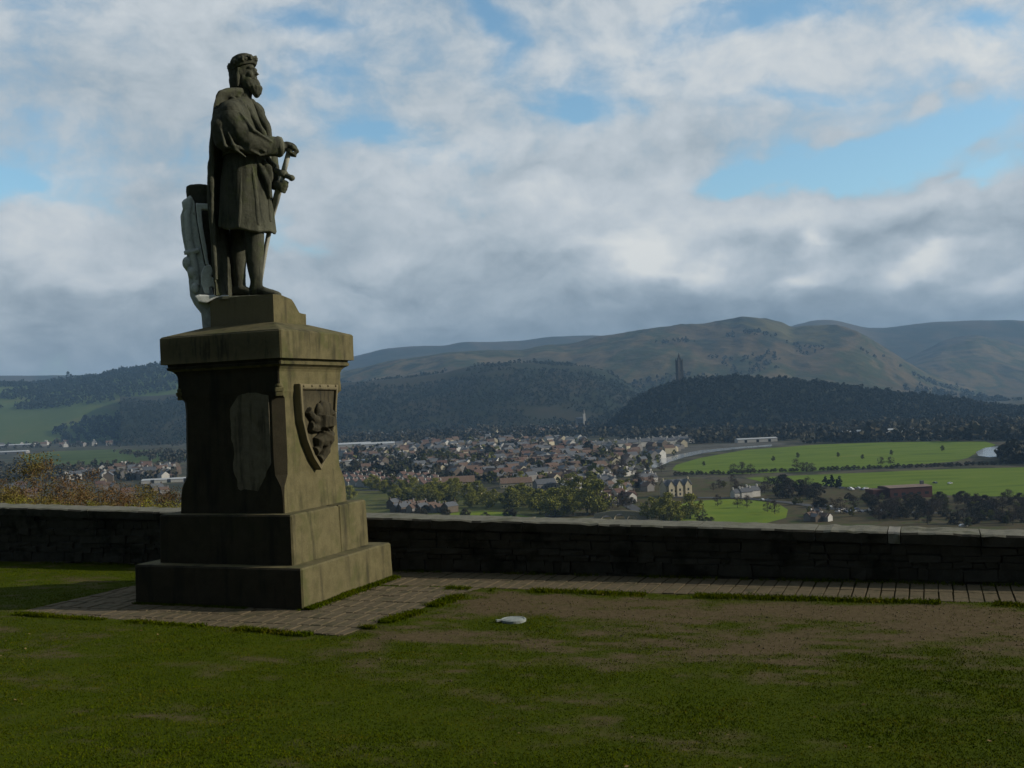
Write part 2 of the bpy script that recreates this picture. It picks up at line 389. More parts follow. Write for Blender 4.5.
class Hill:
    def __init__(s, name, sky_px, Yr, Yf, Yb, mat, rough=10, rs=1/500., zb=PZ-6, power=1.0, seed=1, step=2.5, nt_=34):
        P = np.array(sky_px, float)
        dirs = np.array([ray(*p) for p in P])
        sl, zz = dirs[:, 0], dirs[:, 2]
        s.u = np.arange(sl[0], sl[-1], step/F_PX); s.Yr = np.broadcast_to(Yr, s.u.shape) if np.isscalar(Yr) else np.interp(s.u, np.linspace(sl[0], sl[-1], len(Yr)), Yr)
        zr = np.interp(s.u, sl, zz)
        k = np.ones(5)/5; zr = np.convolve(np.pad(zr, 2, 'edge'), k, 'valid')
        T = np.concatenate([np.linspace(0, 1, nt_), np.linspace(1, 2, 10)[1:]]); s.T = T
        U, TT = np.meshgrid(s.u, T); YR = np.broadcast_to(s.Yr, U.shape)
        Yg = np.where(TT <= 1, Yf+(YR-Yf)*TT, YR+(Yb-YR)*(TT-1))
        H = EYE+zr[None]*YR-zb
        prof = np.where(TT <= 1, (1-(1-np.clip(TT, 0, 1))**1.5)**power, np.clip(1-(TT-1), 0, 1)**.8)
        Xg = U*Yg
        nz = fbm(np.stack([Xg*rs, Yg*rs], -1), 5, seed); rid = -np.abs(fbm(np.stack([Xg*rs*1.3+9, Yg*rs*.6], -1), 4, seed+9))
        env = np.sin(np.pi*np.clip(TT, 0, 2)/2)*np.where(TT < 1, 1-.82*np.clip(TT, 0, 1)**4, .2)
        Z = zb+H*prof+(nz*rough+rid*rough*1.2+rough*.3)*env
        fine = fbm(np.stack([Xg*rs*8, Yg*rs*8], -1), 3, seed+3)*rough*.10
        Z += fine*np.clip(TT*4, 0, 1)
        s.X, s.Y, s.Z = Xg, Yg, Z
        n, m_ = len(T), len(s.u)
        idx = np.arange(n*m_).reshape(n, m_)
        Fc = np.stack([idx[:-1, :-1], idx[:-1, 1:], idx[1:, 1:], idx[1:, :-1]], -1).reshape(-1, 4)
        s.o = mesh_np(name, np.stack([Xg, Yg, Z], -1).reshape(-1, 3), Fc, mat, None, True, kind='structure')
    def sample(s, n, t0, t1, keep=None):
        """n random points of the front slope, even in the view"""
        r = np.random.default_rng(n)
        ui = r.uniform(0, len(s.u)-1.001, n); t = r.uniform(t0, t1, n)
        ti = np.interp(t, s.T, np.arange(len(s.T))); ti = np.minimum(ti, len(s.T)-1.001)
        a, b = ti.astype(int), ui.astype(int); fa, fb = ti-a, ui-b
        def g(A): return (A[a, b]*(1-fa)*(1-fb)+A[a+1, b]*fa*(1-fb)+A[a, b+1]*(1-fa)*fb+A[a+1, b+1]*fa*fb)
        P = np.stack([g(s.X), g(s.Y), g(s.Z)], -1)
        if keep is not None: P = P[keep(P, t, ui/(len(s.u)-1))]
        return P
def wood(name, P, mat, size, nq=14, seed=0):
    """leaf clumps of a far wood that reads as one mass"""
    r = np.random.default_rng(seed+5)
    n = len(P); sc = size*np.exp(r.normal(0, .26, n)-.04)
    d = r.normal(size=(n, nq, 3)); d /= np.linalg.norm(d, axis=-1, keepdims=True); d *= r.uniform(.5, 1, (n, nq, 1))
    C = P[:, None, :]+d*np.array([.62, .62, .75])*sc[:, None, None]; C[..., 2] += sc[:, None]*.8
    quads(name, C.reshape(-1, 3), np.repeat(sc*.27, nq), mat, r, kind='stuff')
def quads(name, C, S, mat, r, parent=None, asp=1.0, **pr):
    n = len(C)
    a = r.normal(size=(n, 3)); a /= np.linalg.norm(a, axis=1, keepdims=True)
    b = np.cross(a, r.normal(size=(n, 3))); b /= np.linalg.norm(b, axis=1, keepdims=True)
    a = a*S[:, None]; b = b*S[:, None]*asp
    V = np.stack([C-a-b*.6, C+a*.8-b, C+a+b*.7, C-a*.7+b], 1).reshape(-1, 3)
    return mesh_np(name, V, np.arange(4*n).reshape(n, 4), mat, parent, **pr)

Hill('hills', [(-500, 380), (100, 375), (300, 366), (345, 359), (381, 349), (412, 346), (443, 346), (462, 342), (521, 341), (549, 337), (590, 335), (640, 338), (700, 345), (760, 352)], 8600, 6800, 11000, M_MOORD, 40, 1/1500., seed=3)
Hill('hills', [(740, 345), (794, 326), (815, 321), (832, 321.5), (865, 329), (890, 329), (931, 324), (973, 321), (1024, 321), (1100, 318), (1250, 330), (1500, 345)], 8400, 6400, 11000, M_MOORD, 50, 1/1100., seed=5)
Hill('hills', [(860, 392), (890, 366), (915, 353), (944, 339), (973, 335), (997, 341), (1024, 350), (1100, 352), (1250, 365), (1500, 375)], 7000, 5200, 8600, M_MOOR, 65, 1/700., seed=6, nt_=60)
hB = Hill('hills', [(60, 392), (200, 385), (300, 378), (340, 373), (398, 360), (443, 353), (501, 351), (525, 350), (535, 347), (569, 344.5), (600, 336), (620, 333.5), (651, 329), (683, 327), (732, 322.5), (741, 318.5), (766, 317.8), (782, 322.5), (791, 328), (815, 327), (836, 325.5), (857, 331), (873, 341), (890, 352), (906, 362), (931, 376), (973, 389), (1014, 399), (1080, 408)], 5600, 3700, 7600, M_MOOR, 58, 1/600., seed=11, nt_=90, step=1.5)
M_RIDGE = patchy('heathery_ridge', [(.012, .017, .010), (.020, .026, .013), (.040, .034, .020), (.024, .032, .014)], 1/300, 9, .68, (1, .5, 1.6))
hF = Hill('hills', [(120, 398), (220, 392), (300, 386), (340, 382), (398, 379), (443, 373.5), (480, 365), (528, 362.5), (569, 365), (600, 371), (614, 376), (644, 393), (660, 404), (700, 415)], 3900, 2700, 4600, M_RIDGE, 25, 1/420., seed=13)
hE = Hill('hills', [(-500, 372), (-200, 380), (-60, 386), (0, 385), (34, 385), (68, 381), (101, 376.5), (115, 372), (135, 369.5), (159, 366), (200, 361), (250, 362), (300, 371), (340, 382), (400, 398), (450, 410)], 5200, 3300, 6500, M_HFIELD, 24, 1/600., seed=17)
hD = Hill('hills', [(585, 444), (600, 434), (612, 424), (625, 410), (640, 399), (654, 392), (665, 387), (679, 384), (703, 380.5), (741, 379.5), (799, 382), (848, 388), (890, 394), (952, 400), (989, 407), (1024, 410), (1100, 418), (1200, 424), (1400, 432)], 2430, 2080, 3100, M_WOODF, 9, 1/160., seed=19, nt_=26)
# woods on the hills
wood('woodland', hD.sample(9500, .02, 1.15), L_WOOD, 5.8, 18, 1)
wood('woodland', hF.sample(11000, .02, 1.04, lambda P, t, u: (fbm(P[:, :2]/320., 3, 4) > -.16-.35*(t < .45)+.40*(t > .72))), L_WOODB, 5.6, 12, 2)
wood('woodland', hE.sample(16000, .02, 1.05, lambda P, t, u: (fbm(P[:, :2]/650., 2, 8)+.45*fbm(P[:, :2]*np.array([1/900., 1/130.]), 2, 41)+1.5*(t > .78)+.55*np.clip((u-.53)*9, -1, 1) > .17)), L_WOODB, 10.5, 14, 3)
wood('woodland', hB.sample(5000, .02, .62, lambda P, t, u: (fbm(P[:, :2]/330., 3, 21)-.9*(t-.25) > .10)), L_WOODB, 10, 14, 4)

# ------------------------------------------------------------------ the esplanade: lawn, path, wall
YAW = R(21.6)
ax_w = np.array([-math.cos(YAW), math.sin(YAW)])       # along the wall, leftwards
ax_d = np.array([math.sin(YAW), math.cos(YAW)])        # away from the photographer
WALL0 = np.array([-.535, 14.12])                       # foot of the wall, front face
def wq(s, q):                                          # s metres right along the wall, q metres beyond its front face
    p = WALL0 - ax_w*s + ax_d*q; return p
def ws_of(x, y):
    d = np.stack([x-WALL0[0], y-WALL0[1]], -1); return -(d@ax_w), d@ax_d
PATH_W = 1.06
PED_C = np.array([-3.214, 13.472])
AP = [on_z(*p, 0)[:2] for p in ((15.6, 613), (341, 635.7), (485, 587), (133, 586))]   # corners of the paved apron
def in_poly(x, y, poly, grow=0.0):
    d = np.full(x.shape, 1e9); n = len(poly)
    for i in range(n):
        a, b = poly[i], poly[(i+1) % n]; e = b-a; L = np.linalg.norm(e)
        c = (e[0]*(y-a[1])-e[1]*(x-a[0]))/L
        d = np.minimum(d, c)
    return d+grow                                       # > 0 inside (anticlockwise polygon)
def bare(x, y):
    s, q = ws_of(x, y); dist = -(q+PATH_W)              # metres in front of the path
    n = fbm(np.stack([s*.7, q*1.7], -1), 5, 31); n2 = fbm(np.stack([s*3.2, q*8], -1), 4, 37)
    band = np.clip((dist-.10)/.35, 0, 1)*np.clip((4.4-dist)/3.6, 0, 1)*np.clip((s-.2)/1.0, 0, 1)
    da = -in_poly(x, y, AP); band = np.maximum(band, .75*np.clip((da-.18)/.3, 0, 1)*np.clip((1.5-da)/1.2, 0, 1)*np.clip((x+2.6)/1.2, 0, 1)*(dist > .15))
    lid = np.hypot(x+.093, (y-11.02)); band = band*np.clip((lid-.28)/.25, 0, 1)
    v = band*1.28+n*.8+n2*.95-.42+.17*(1-band)
    return np.clip(v*1.35+.08, 0, 1)
def paved(x, y, m=0.0):
    s, q = ws_of(x, y)
    return ((q > -PATH_W-m) & (s > -4.3)) | (in_poly(x, y, AP, m) > 0)
# lawn sheet, fine near the camera
def gz(x, y): return .018*fbm(np.stack([x*.5, y*.5], -1), 3, 3)+.006*fbm(np.stack([x*4, y*4], -1), 2, 4)
gx, gy = np.arange(-13, 12.01, .075), np.arange(4.6, 18.6, .075)
GX, GY = np.meshgrid(gx, gy); GZ = gz(GX, GY)
pv = paved(GX, GY, -.05); GZ = np.where(pv, -.05, GZ)
s_, q_ = ws_of(GX, GY)
idx = np.arange(GX.size).reshape(GX.shape)
Fq = np.stack([idx[:-1, :-1], idx[:-1, 1:], idx[1:, 1:], idx[1:, :-1]], -1).reshape(-1, 4)
Fq = Fq[(q_.ravel()[Fq] < .35).all(1)]
m, nt, b = new_mat('turf_and_soil', .97, .05)
at_ = nt.nodes.new('ShaderNodeAttribute'); at_.attribute_name = 'bare'
p = gpos(nt); n1 = noise(nt, p, 14, 6, .65); n2 = noise(nt, p, 2.2, 4); n3 = noise(nt, p, 120, 3)
soil = ramp(nt, n1*.6+n3*.4, [(.3, (.050, .036, .017)), (.5, (.088, .065, .034)), (.7, (.125, .098, .055))])
turf = ramp(nt, n2*.5+n1*.5, [(.3, (.030, .044, .001)), (.55, (.046, .062, .002)), (.75, (.068, .062, .006))])
nt.links.new(mixc(nt, X(nt, at_.outputs['Fac']), turf, soil), b.inputs['Base Color']); bump(nt, b, n3*.4+n1*.6, .7, .02)
M_TURF = m
lawn = mesh_np('lawn', np.stack([GX, GY, GZ], -1).reshape(-1, 3), Fq, M_TURF, None, True, kind='structure')
a = lawn.data.attributes.new('bare', 'FLOAT', 'POINT'); a.data.foreach_set('value', bare(GX, GY).ravel().astype(np.float32))
far = [wq(-40, .4), wq(-40, -40), wq(40, -40), wq(40, .4)]
sheet('esplanade', far, -.085, M_TURF)
# the rock slope falling away beyond the wall to the valley floor
S_, Q_ = np.meshgrid(np.linspace(-900, 900, 61), np.array([.4, .8, 4, 12, 25, 45, 70, 110, 160, 220, 300, 380]))
def slope_z(q): return -.5-np.clip(q-.4, 0, 360)*.2175
XY = WALL0[None, None]-ax_w*S_[..., None]+ax_d*Q_[..., None]
SZ = slope_z(Q_)+fbm(XY/30., 3, 5)*np.clip(Q_/8, 0, 3)
idx = np.arange(S_.size).reshape(S_.shape)
mesh_np('hillside', np.concatenate([XY, SZ[..., None]], -1).reshape(-1, 3), np.stack([idx[:-1, :-1], idx[:-1, 1:], idx[1:, 1:], idx[1:, :-1]], -1).reshape(-1, 4), M_SCRUB, None, True, kind='structure')

# setts of the path and of the apron round the pedestal
def clip(P, poly):
    for i in range(len(poly)):
        a_, b_ = np.array(poly[i]), np.array(poly[(i+1) % len(poly)]); e = b_-a_; o = []
        for j in range(len(P)):
            p, q = P[j], P[(j+1) % len(P)]; cp_ = e[0]*(p[1]-a_[1])-e[1]*(p[0]-a_[0]); cq = e[0]*(q[1]-a_[1])-e[1]*(q[0]-a_[0])
            if cp_ >= 0: o.append(p)
            if (cp_ >= 0) != (cq >= 0): t_ = cp_/(cp_-cq); o.append(p+(q-p)*t_)
        P = o
        if len(P) < 3: return []
    return P
def setts(name, centres, L, W, seed, region):
    r = np.random.default_rng(seed); mb = MB()
    for (x, y) in centres:
        c = np.array([x, y]); hw, hl = W/2-.007+r.uniform(-.003, .002), L/2-.006+r.uniform(-.004, .003)
        P = clip([c-ax_w*(sx*hw)+ax_d*(sy*hl)+r.uniform(-.003, .003, 2) for sx, sy in ((-1, -1), (1, -1), (1, 1), (-1, 1))], region)
        if len(P) < 3: continue
        m0 = np.mean(P, 0); z = .006+r.uniform(-.003, .004)
        if max(np.linalg.norm(p-m0) for p in P) < .03: continue
        rings = [np.array([(*p, -.10) for p in P]), np.array([(*p, z-.006) for p in P]), np.array([(*(m0+(p-m0)*(1-.007/max(.02, np.linalg.norm(p-m0)))), z) for p in P])]
        mb.rings(rings)
    return mb.build(name, M_SETT, None, kind='structure')
ht = .52; wt = .148
pts = []
for i in range(-28, 76):
    for j in range(2):
        s = i*wt; q = -PATH_W+(j+.5)*ht+.01
        pts.append(tuple(wq(s, q)))
setts('path', pts, ht, wt, 1, [wq(-4.3, -PATH_W), wq(12, -PATH_W), wq(12, .1), wq(-4.3, .1)])
pts = []
for i in range(-70, 46):
    for j in range(-6, 20):
        pts.append(tuple(wq((i+.5*(j % 2))*wt, -PATH_W-.004-(j+.5)*.33)))
cut = clip([np.array(p) for p in AP], [wq(-14, -PATH_W-6), wq(14, -PATH_W-6), wq(14, -PATH_W-.004), wq(-14, -PATH_W-.004)])
setts('pavement', pts, .33, wt, 2, cut)
bed = [wq(-4.4, .2), wq(-4.4, -PATH_W-.02), wq(14, -PATH_W-.02), wq(14, .2)]
M_BED = patchy('mossy_joints', [(.028, .026, .011), (.042, .042, .015), (.045, .036, .021)], 3)
sheet('path', bed, -.022, M_BED); sheet('pavement', AP, -.026, M_BED)

# boundary wall: courses of rubble under a coping of rough slabs
S0, S1 = -11.5, 11.5
def wall_top(s): return .708-.0222*s
wall = thing('stone_wall', 'low dark rubble wall with a flat stone coping running across behind the statue', 'wall', tuple(wq(0, 0))+(0,), -YAW)
r = np.random.default_rng(4); mb = MB()
z = -.12; k = 0
while z < .98:
    h = r.uniform(.07, .15); s = S0-r.uniform(0, .3)
    while s < S1:
        L = r.uniform(.10, .42)
        lim = wall_top(s+L/2)-.135
        hh = min(h, lim-z)
        if hh > .04:
            mb.box((s+L/2, .235+r.uniform(-.022, .022), z+hh/2), (L/2-.003, .22, hh/2-.002), r.uniform(-.03, .03), .014, .012)
        s += L
    z += h
core = [(S0, .06, -.2), (S1, .06, -.2), (S1, .06, wall_top(S1)-.14), (S0, .06, wall_top(S0)-.14)]
mb.prism(core, (0, .34, 0))
mb.build('rubble_face', M_WALLST, wall)
s = S0
while s < S1:
    L = r.uniform(.75, 1.5)
    if s < 5.18 < s+L: L = 5.18-s
    elif abs(s-5.18) < .01: L = .14
    pale = abs(s-5.18) < .01
    zt = wall_top(s+L/2); a = -math.atan(.0222)
    c = MB(); nn = 9 if L > .3 else 2; rings = []
    for i in range(nn+1):
        t = s+.006+(L-.012)*i/nn; zz = wall_top(t); j = r.uniform(-.012, .012, 6)
        rings.append(np.array([(t, -.035+j[0], zz-.132+j[1]*.4), (t, -.04+j[2], zz-.022+j[3]), (t, -.012+j[2], zz-.002+j[3]*.6), (t, .49+j[4], zz+j[5]*.7), (t, .515+j[4], zz-.02), (t, .515, zz-.132)]))
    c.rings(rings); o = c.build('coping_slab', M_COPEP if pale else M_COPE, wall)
    shade_side(o, M_WALLST if not pale else M_COPE, (0, -1, .15), .7)  # front of the slab takes a darker stone, its shade put into the colour
    if pale: o['label'] = 'narrow pale coping stone'
    s += L

# ------------------------------------------------------------------ pedestal
ped = thing('stone_pedestal', 'massive square sandstone pedestal under the statue with a lion shield on its lit side', 'pedestal', tuple(PED_C)+(0,), -YAW)
# local axes: x = to the right along the front (dark) face, y = away.  front face normal -y, lit face normal +x
def rough_box(hx, hy, z0, z1, ch=.02, amp=.008, seed=0, cx=0, cy=0, batter=0.0, n=14):
    """block with worn arrises: a lattice of points on its skin pushed about by noise"""
    mb = MB(); rings = []
    def ring(z, kx, ky, c):
        P = []
        for (x0, y0), (x1, y1) in (((-kx+c, -ky), (kx-c, -ky)), ((kx, -ky+c), (kx, ky-c)), ((kx-c, ky), (-kx+c, ky)), ((-kx, ky-c), (-kx, -ky+c))):
            for t in np.linspace(0, 1, n): P.append((cx+x0+(x1-x0)*t, cy+y0+(y1-y0)*t, z))
        return np.array(P)
    zs = np.linspace(z0, z1-ch, max(4, int((z1-z0)/.06)))
    for z in zs:
        k = batter*(z1-z); rings.append(ring(z, hx+k, hy+k, ch))
    rings.append(ring(z1, hx-ch, hy-ch, ch*.6)); rings.append(ring(z1+.001, hx*.6, hy*.6, ch*.3))
    mb.rings(rings); return mb, (amp, 3.2)
mb, rg = rough_box(1.204, 1.075, -.08, .474, .02, seed=1, batter=.012); shade_side(mb.build('base_block', M_STONE, ped, rough=rg, seed=2), M_SOOT_SHADE, (-.3, -1, 0))
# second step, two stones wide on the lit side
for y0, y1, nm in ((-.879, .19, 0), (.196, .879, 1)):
    mb, rg = rough_box(.96, (y1-y0)/2, .470, 1.063, .018, cy=(y0+y1)/2, batter=.02); shade_side(mb.build('step_block', M_STONE, ped, rough=(.006, 3), seed=5+nm), M_SOOT_SHADE, (-.3, -1, 0))
# shaft with stopped chamfers on its corners, then a cavetto up to the cornice
hx, hy = .752, .712
def shaft_ring(z, kx, ky, c, n=12):
    P = []
    for (x0, y0), (x1, y1) in (((-kx+c, -ky), (kx-c, -ky)), ((kx, -ky+c), (kx, ky-c)), ((kx-c, ky), (-kx+c, ky)), ((-kx, ky-c), (-kx, -ky+c))):
        for t in np.linspace(0, 1, n): P.append((x0+(x1-x0)*t, y0+(y1-y0)*t, z))
    return np.array(P)
rings = []
for z, k, c in [(1.05, .012, .012), (1.10, .010, .012), (1.28, .004, .014), (1.38, 0, .03), (1.52, -.006, .105), (1.7, -.008, .115), (1.9, -.01, .115), (2.1, -.012, .115), (2.3, -.014, .115), (2.44, -.014, .11), (2.50, -.006, .05), (2.52, .022, .014), (2.575, .026, .012), (2.585, -.004, .014), (2.66, -.004, .014), (2.76, .0, .014), (2.79, .012, .014), (2.82, .036, .014), (2.84, .072, .014), (2.845, .085, .014), (2.875, .09, .014), (2.878, .076, .014), (2.92, .08, .014)]:
    kx = k if z > 2.6 or c > .02 else k
    rings.append(shaft_ring(z, hx+kx*(1 if not (2.51 < z < 2.59) else 0), hy+kx*(1 if not (2.51 < z < 2.59) else 0), c))
mb = MB(); mb.rings(rings); shade_side(mb.build('shaft', M_STONE, ped, rough=(.006, 4), seed=8), M_SOOT_SHADE, (0, -1, 0), .5)
# little moulded stops that end the chamfers at the top
for sx in (-1, 1):
    mb = MB(); cxx, cyy = sx*(hx-.03), -(hy-.03)
    mb.box((cxx, cyy, 2.545), (.052, .052, .022), R(45), .004, .008); mb.box((cxx, cyy, 2.50), (.040, .040, .03), R(45), .004); mb.ball((cxx, cyy, 2.59), (.045, .045, .035))
    mb.build('chamfer_stop', M_STONE, ped)
# scoured arched patch on the front face: a thin spall, 8 mm proud of nothing - a skin of paler stone in its own bed
K_ = [(.03, 2.06), (.04, 2.34), (.13, 2.47), (.28, 2.50), (.48, 2.49), (.60, 2.44), (.625, 2.2), (.615, 1.95), (.58, 1.66), (.50, 1.5), (.40, 1.33), (.24, 1.25), (.12, 1.37), (.06, 1.55), (.035, 1.8)]
P = []
for i in range(len(K_)):
    for t in np.linspace(0, 1, 7)[:-1]:
        x, z = (K_[i][0]*(1-t)+K_[(i+1) % len(K_)][0]*t, K_[i][1]*(1-t)+K_[(i+1) % len(K_)][1]*t)
        k = fbm(np.array([[x*5, z*5]]), 4, 61)[0]*.055; P.append((min(x+k, .592), -hy-.0015, z+k*.8))
mb = MB(); mb.prism(P, (0, .012, 0)); mb.build('scoured_patch', M_PATCH, ped, label='paler scoured arched patch')
# cornice slab and its weathered top
mb, rg = rough_box(.888, .85, 2.914, 3.252, .016); shade_side(mb.build('cornice_slab', M_STONE, ped, rough=(.007, 3), seed=12), M_CREST, (-.3, -1, 0))
rings = [shaft_ring(3.240, .875, .837, .02), shaft_ring(3.256, .872, .835, .02), shaft_ring(3.385, .50, .40, .02), shaft_ring(3.40, .2, .2, .02)]
mb = MB(); mb.rings(rings); mb.build('weathering', M_STONE, ped, rough=(.004, 4), seed=14)
# lion shield on the lit face (normal +x)
FX = hx-.004
def on_face(px, py, out=0.0):
    """point of the lit face seen at a pixel, as local (y, z)"""
    n = np.array([math.cos(YAW), -math.sin(YAW)]); d = ray(px, py)
    t = ((FX+out) + PED_C@n)/(d[:2]@n); p = d*t; q = p[:2]-PED_C
    return q@ax_d, p[2]+EYE
sh = [on_face(*p) for p in ((294, 384), (332.5, 385), (331.5, 402), (330.5, 420), (326.5, 443), (321, 458), (315.5, 470), (308, 458), (301, 440), (296.5, 420))]
cy0, cz0 = np.mean([p[0] for p in sh]), np.mean([p[1] for p in sh])
print('crest', [tuple(np.round(p, 3)) for p in sh])
def scale_poly(P, k): return [(cy0+(y-cy0)*k, cz0+(z-cz0)*k) for y, z in P]
mb = MB(); rings = []
for k, o_ in ((1.0, -.02), (1.0, .075), (.985, .088), (.90, .092), (.875, .085), (.865, .058), (.45, .056), (.1, .056)):
    rings.append(np.array([(FX+o_, y, z) for y, z in scale_poly(sh, k)]))
mb.rings(rings); crest = mb.build('crest_shield', M_CREST, ped, rough=(.003, 14), seed=3)
yA, yB = sh[0][0], sh[1][0]; zT = sh[0][1]; Wd = yB-yA; Hd = zT-sh[6][1]
for i in range(5): mb = MB(); mb.ball((FX+.092, yA+Wd*(.08+.21*i), zT-.028), (.016, .016, .016), 8, 5); mb.build('rivet', M_CREST, crest)
# lion rampant, in relief: (across 0..1, down 0..1)
def L(u, v, o_=.07):
    u, v = .5+(u-.53)*1.12, .07+v*1.04-.02
    return np.array([FX+o_, yA+Wd*u, zT-Hd*v])
mb = MB()
def limb(pts, rad, fl=.7): mb.tube([L(*p) for p in pts], [r_*Wd*1.25 for r_ in rad], 8)
mb.ball(L(.62, .255, .08), (.05, .125*Wd, .15*Wd)); mb.ball(L(.50, .245, .085), (.04, .08*Wd, .07*Wd))          # head and muzzle
for t in np.linspace(0, 2*math.pi, 11)[:-1]: mb.ball(L(.63+.15*math.cos(t), .27+.085*math.sin(t), .075), (.035, .06*Wd, .07*Wd), 8, 6)   # mane
limb([(.60, .33, .075), (.57, .43, .08), (.62, .54, .075)], [.15, .16, .12]); limb([(.62, .54), (.58, .60)], [.13, .11])
limb([(.52, .38, .08), (.36, .34, .085), (.28, .28, .08), (.24, .24, .08)], [.06, .05, .045, .06]); limb([(.52, .43, .085), (.36, .45, .09), (.27, .42, .085)], [.06, .05, .06])
limb([(.56, .58, .08), (.42, .60, .085), (.44, .68, .08), (.36, .70, .08)], [.10, .075, .05, .06]); limb([(.62, .58, .08), (.60, .70, .08), (.52, .78, .075), (.46, .80, .075)], [.10, .07, .05, .06])
limb([(.70, .57, .07), (.80, .52, .07), (.76, .44, .07), (.84, .36, .07), (.80, .28, .07)], [.045, .045, .04, .045, .065])
mb.build('lion_relief', M_LION, crest, remesh=.011, iters=1)

# statue plinth: a low block whose lit end steps down
mb = MB(); rings = []
pw, pd = .475, .363
prof = [(-pd, .362), (-pd*.45, .362), (pd*.20, .325), (pd*.55, .17), (pd*.62, .16), (pd, .155)]
def prof_z(y): return np.interp(y, [a for a, _ in prof], [b for _, b in prof])
PZ0 = 3.375
for x, zf in ((-pw, 1), (-pw+.02, 1.0), (-.2, 1), (.0, 1), (.2, 1), (pw-.02, 1.0), (pw, .98)):
    P = [(x, y, PZ0+prof_z(y)*zf) for y in np.linspace(-pd, pd, 15)]+[(x, pd, 3.24), (x, -pd, 3.24)]
    rings.append(np.array(P))
mb.rings(rings); shade_side(mb.build('plinth', M_STONE, ped, rough=(.008, 5), seed=21), M_CREST, (-.3, -1, 0))

# ------------------------------------------------------------------ the king
FOOT_Z = PZ0+.30
d0 = ray(245, 297); P0 = d0*((FOOT_Z-EYE)/d0[2])+np.array([0, 0, EYE])
print('statue at', P0, 'pedestal', PED_C)
Yc = PED_C[1]+.02; P0 = at(245, 297, Yc); P0[2] = FOOT_Z
hr = np.array([d0[0], 1.0]); hr /= np.linalg.norm(hr); uh = np.array([hr[1], -hr[0]]); vh = -hr
def S(px, py, v=0.0):
    """figure coordinates (right, towards the viewer, up) of the photograph's point at depth v"""
    d = ray(px, py); t = (P0[:2]@vh + v)/(d[:2]@vh); p = d*t; q = p[:2]-P0[:2]
    return np.array([q@uh, -v, p[2]+EYE-P0[2]])
king = thing('king_statue', 'weathered stone statue of a crowned bearded king leaning on his sword', 'statue', tuple(P0), math.atan2(uh[1], uh[0]))
PSI = R(26)
fwd = np.array([math.cos(PSI), -math.sin(PSI), 0]); rgt = np.array([-math.sin(PSI), -math.cos(PSI), 0]); UP = np.array([0, 0, 1.0])
def ell(c, rf, rl, n=48, pl=0, ph=0, k=0, sq=2.0):
    t = np.arange(n)*2*math.pi/n
    m_ = 1+pl*np.sin(k*t+ph)+pl*.5*np.sin(2.3*k*t+1.7*ph) if pl else 1
    ct, st = np.cos(t), np.sin(t)
    ct = np.sign(ct)*np.abs(ct)**(2/sq); st = np.sign(st)*np.abs(st)**(2/sq)
    return c+np.outer(ct*rf*m_, fwd)+np.outer(st*rl*m_, rgt)
def loft(mb, rows, **kw): mb.rings([ell(S(px, py, v), rf, rl, **kw) for px, py, v, rf, rl in rows])
# -- body: head, trunk, arms, legs as one skin
mb = MB()
loft(mb, [(243.5, 99, .0, .10, .12), (242, 104, 0, .16, .27), (240, 110, 0, .22, .40), (240, 118, 0, .265, .43), (242, 128, 0, .285, .41), (245, 140, 0, .285, .36), (247, 152, 0, .265, .325), (247, 165, 0, .26, .33), (246, 185, 0, .27, .34), (246, 200, 0, .2, .26)])
mb.tube([S(242, 106, 0), S(244, 88, .0)], [.12, .105], 16)
hf = np.array([math.cos(R(20)), -math.sin(R(20)), 0]); hr3 = np.array([-math.sin(R(20)), -math.cos(R(20)), 0]); HA = [hf, hr3, UP]
hc = S(243.5, 74.5, 0)
mb.ball(hc, (.158, .128, .205), 24, 16, HA); mb.ball(hc-UP*.075+hf*.03, (.118, .105, .15), 18, 12, HA)
def H(f, r_, u): return hc+hf*f+hr3*r_+UP*u
mb.tube([H(.150, 0, .045), H(.185, 0, -.02), H(.158, 0, -.045)], [.018, .030, .022], 8)               # nose
for sgn in (1, -1):
    mb.tube([H(.150, .02*sgn, .062), H(.145, .065*sgn, .066), H(.105, .105*sgn, .052)], [.022, .022, .018], 8)   # brow
    mb.ball(H(.128, .05*sgn, .028), (.024, .026, .018), 10, 7, HA)                                                # eye
    mb.ball(H(.115, .075*sgn, -.03), (.045, .04, .045), 10, 7, HA)                                                # cheek
    mb.ball(H(-.01, .128*sgn, .0), (.035, .018, .052), 10, 7, HA)                                                 # ear
mb.tube([H(.145, .035, -.085), H(.160, 0, -.082), H(.145, -.035, -.085)], [.014, .018, .014], 8)                  # lips
shR, elR, wrR = S(231, 113, .36), S(251, 143, .42), S(280, 147, .27)
mb.tube([shR, (shR+elR)/2+np.array([-.01, 0, 0]), elR, elR*.45+wrR*.55, wrR], [.15, .14, .125, .115, .09], 16); mb.ball(shR, (.165, .165, .15)); mb.ball(elR, (.125, .125, .125))
shL, elL, wrL = S(253, 113, -.38), S(268, 150, -.40), S(276, 180, -.05)
mb.tube([shL, elL, wrL], [.15, .12, .07], 14); mb.ball(elL, (.12, .12, .12)); mb.ball(shL, (.16, .16, .15))
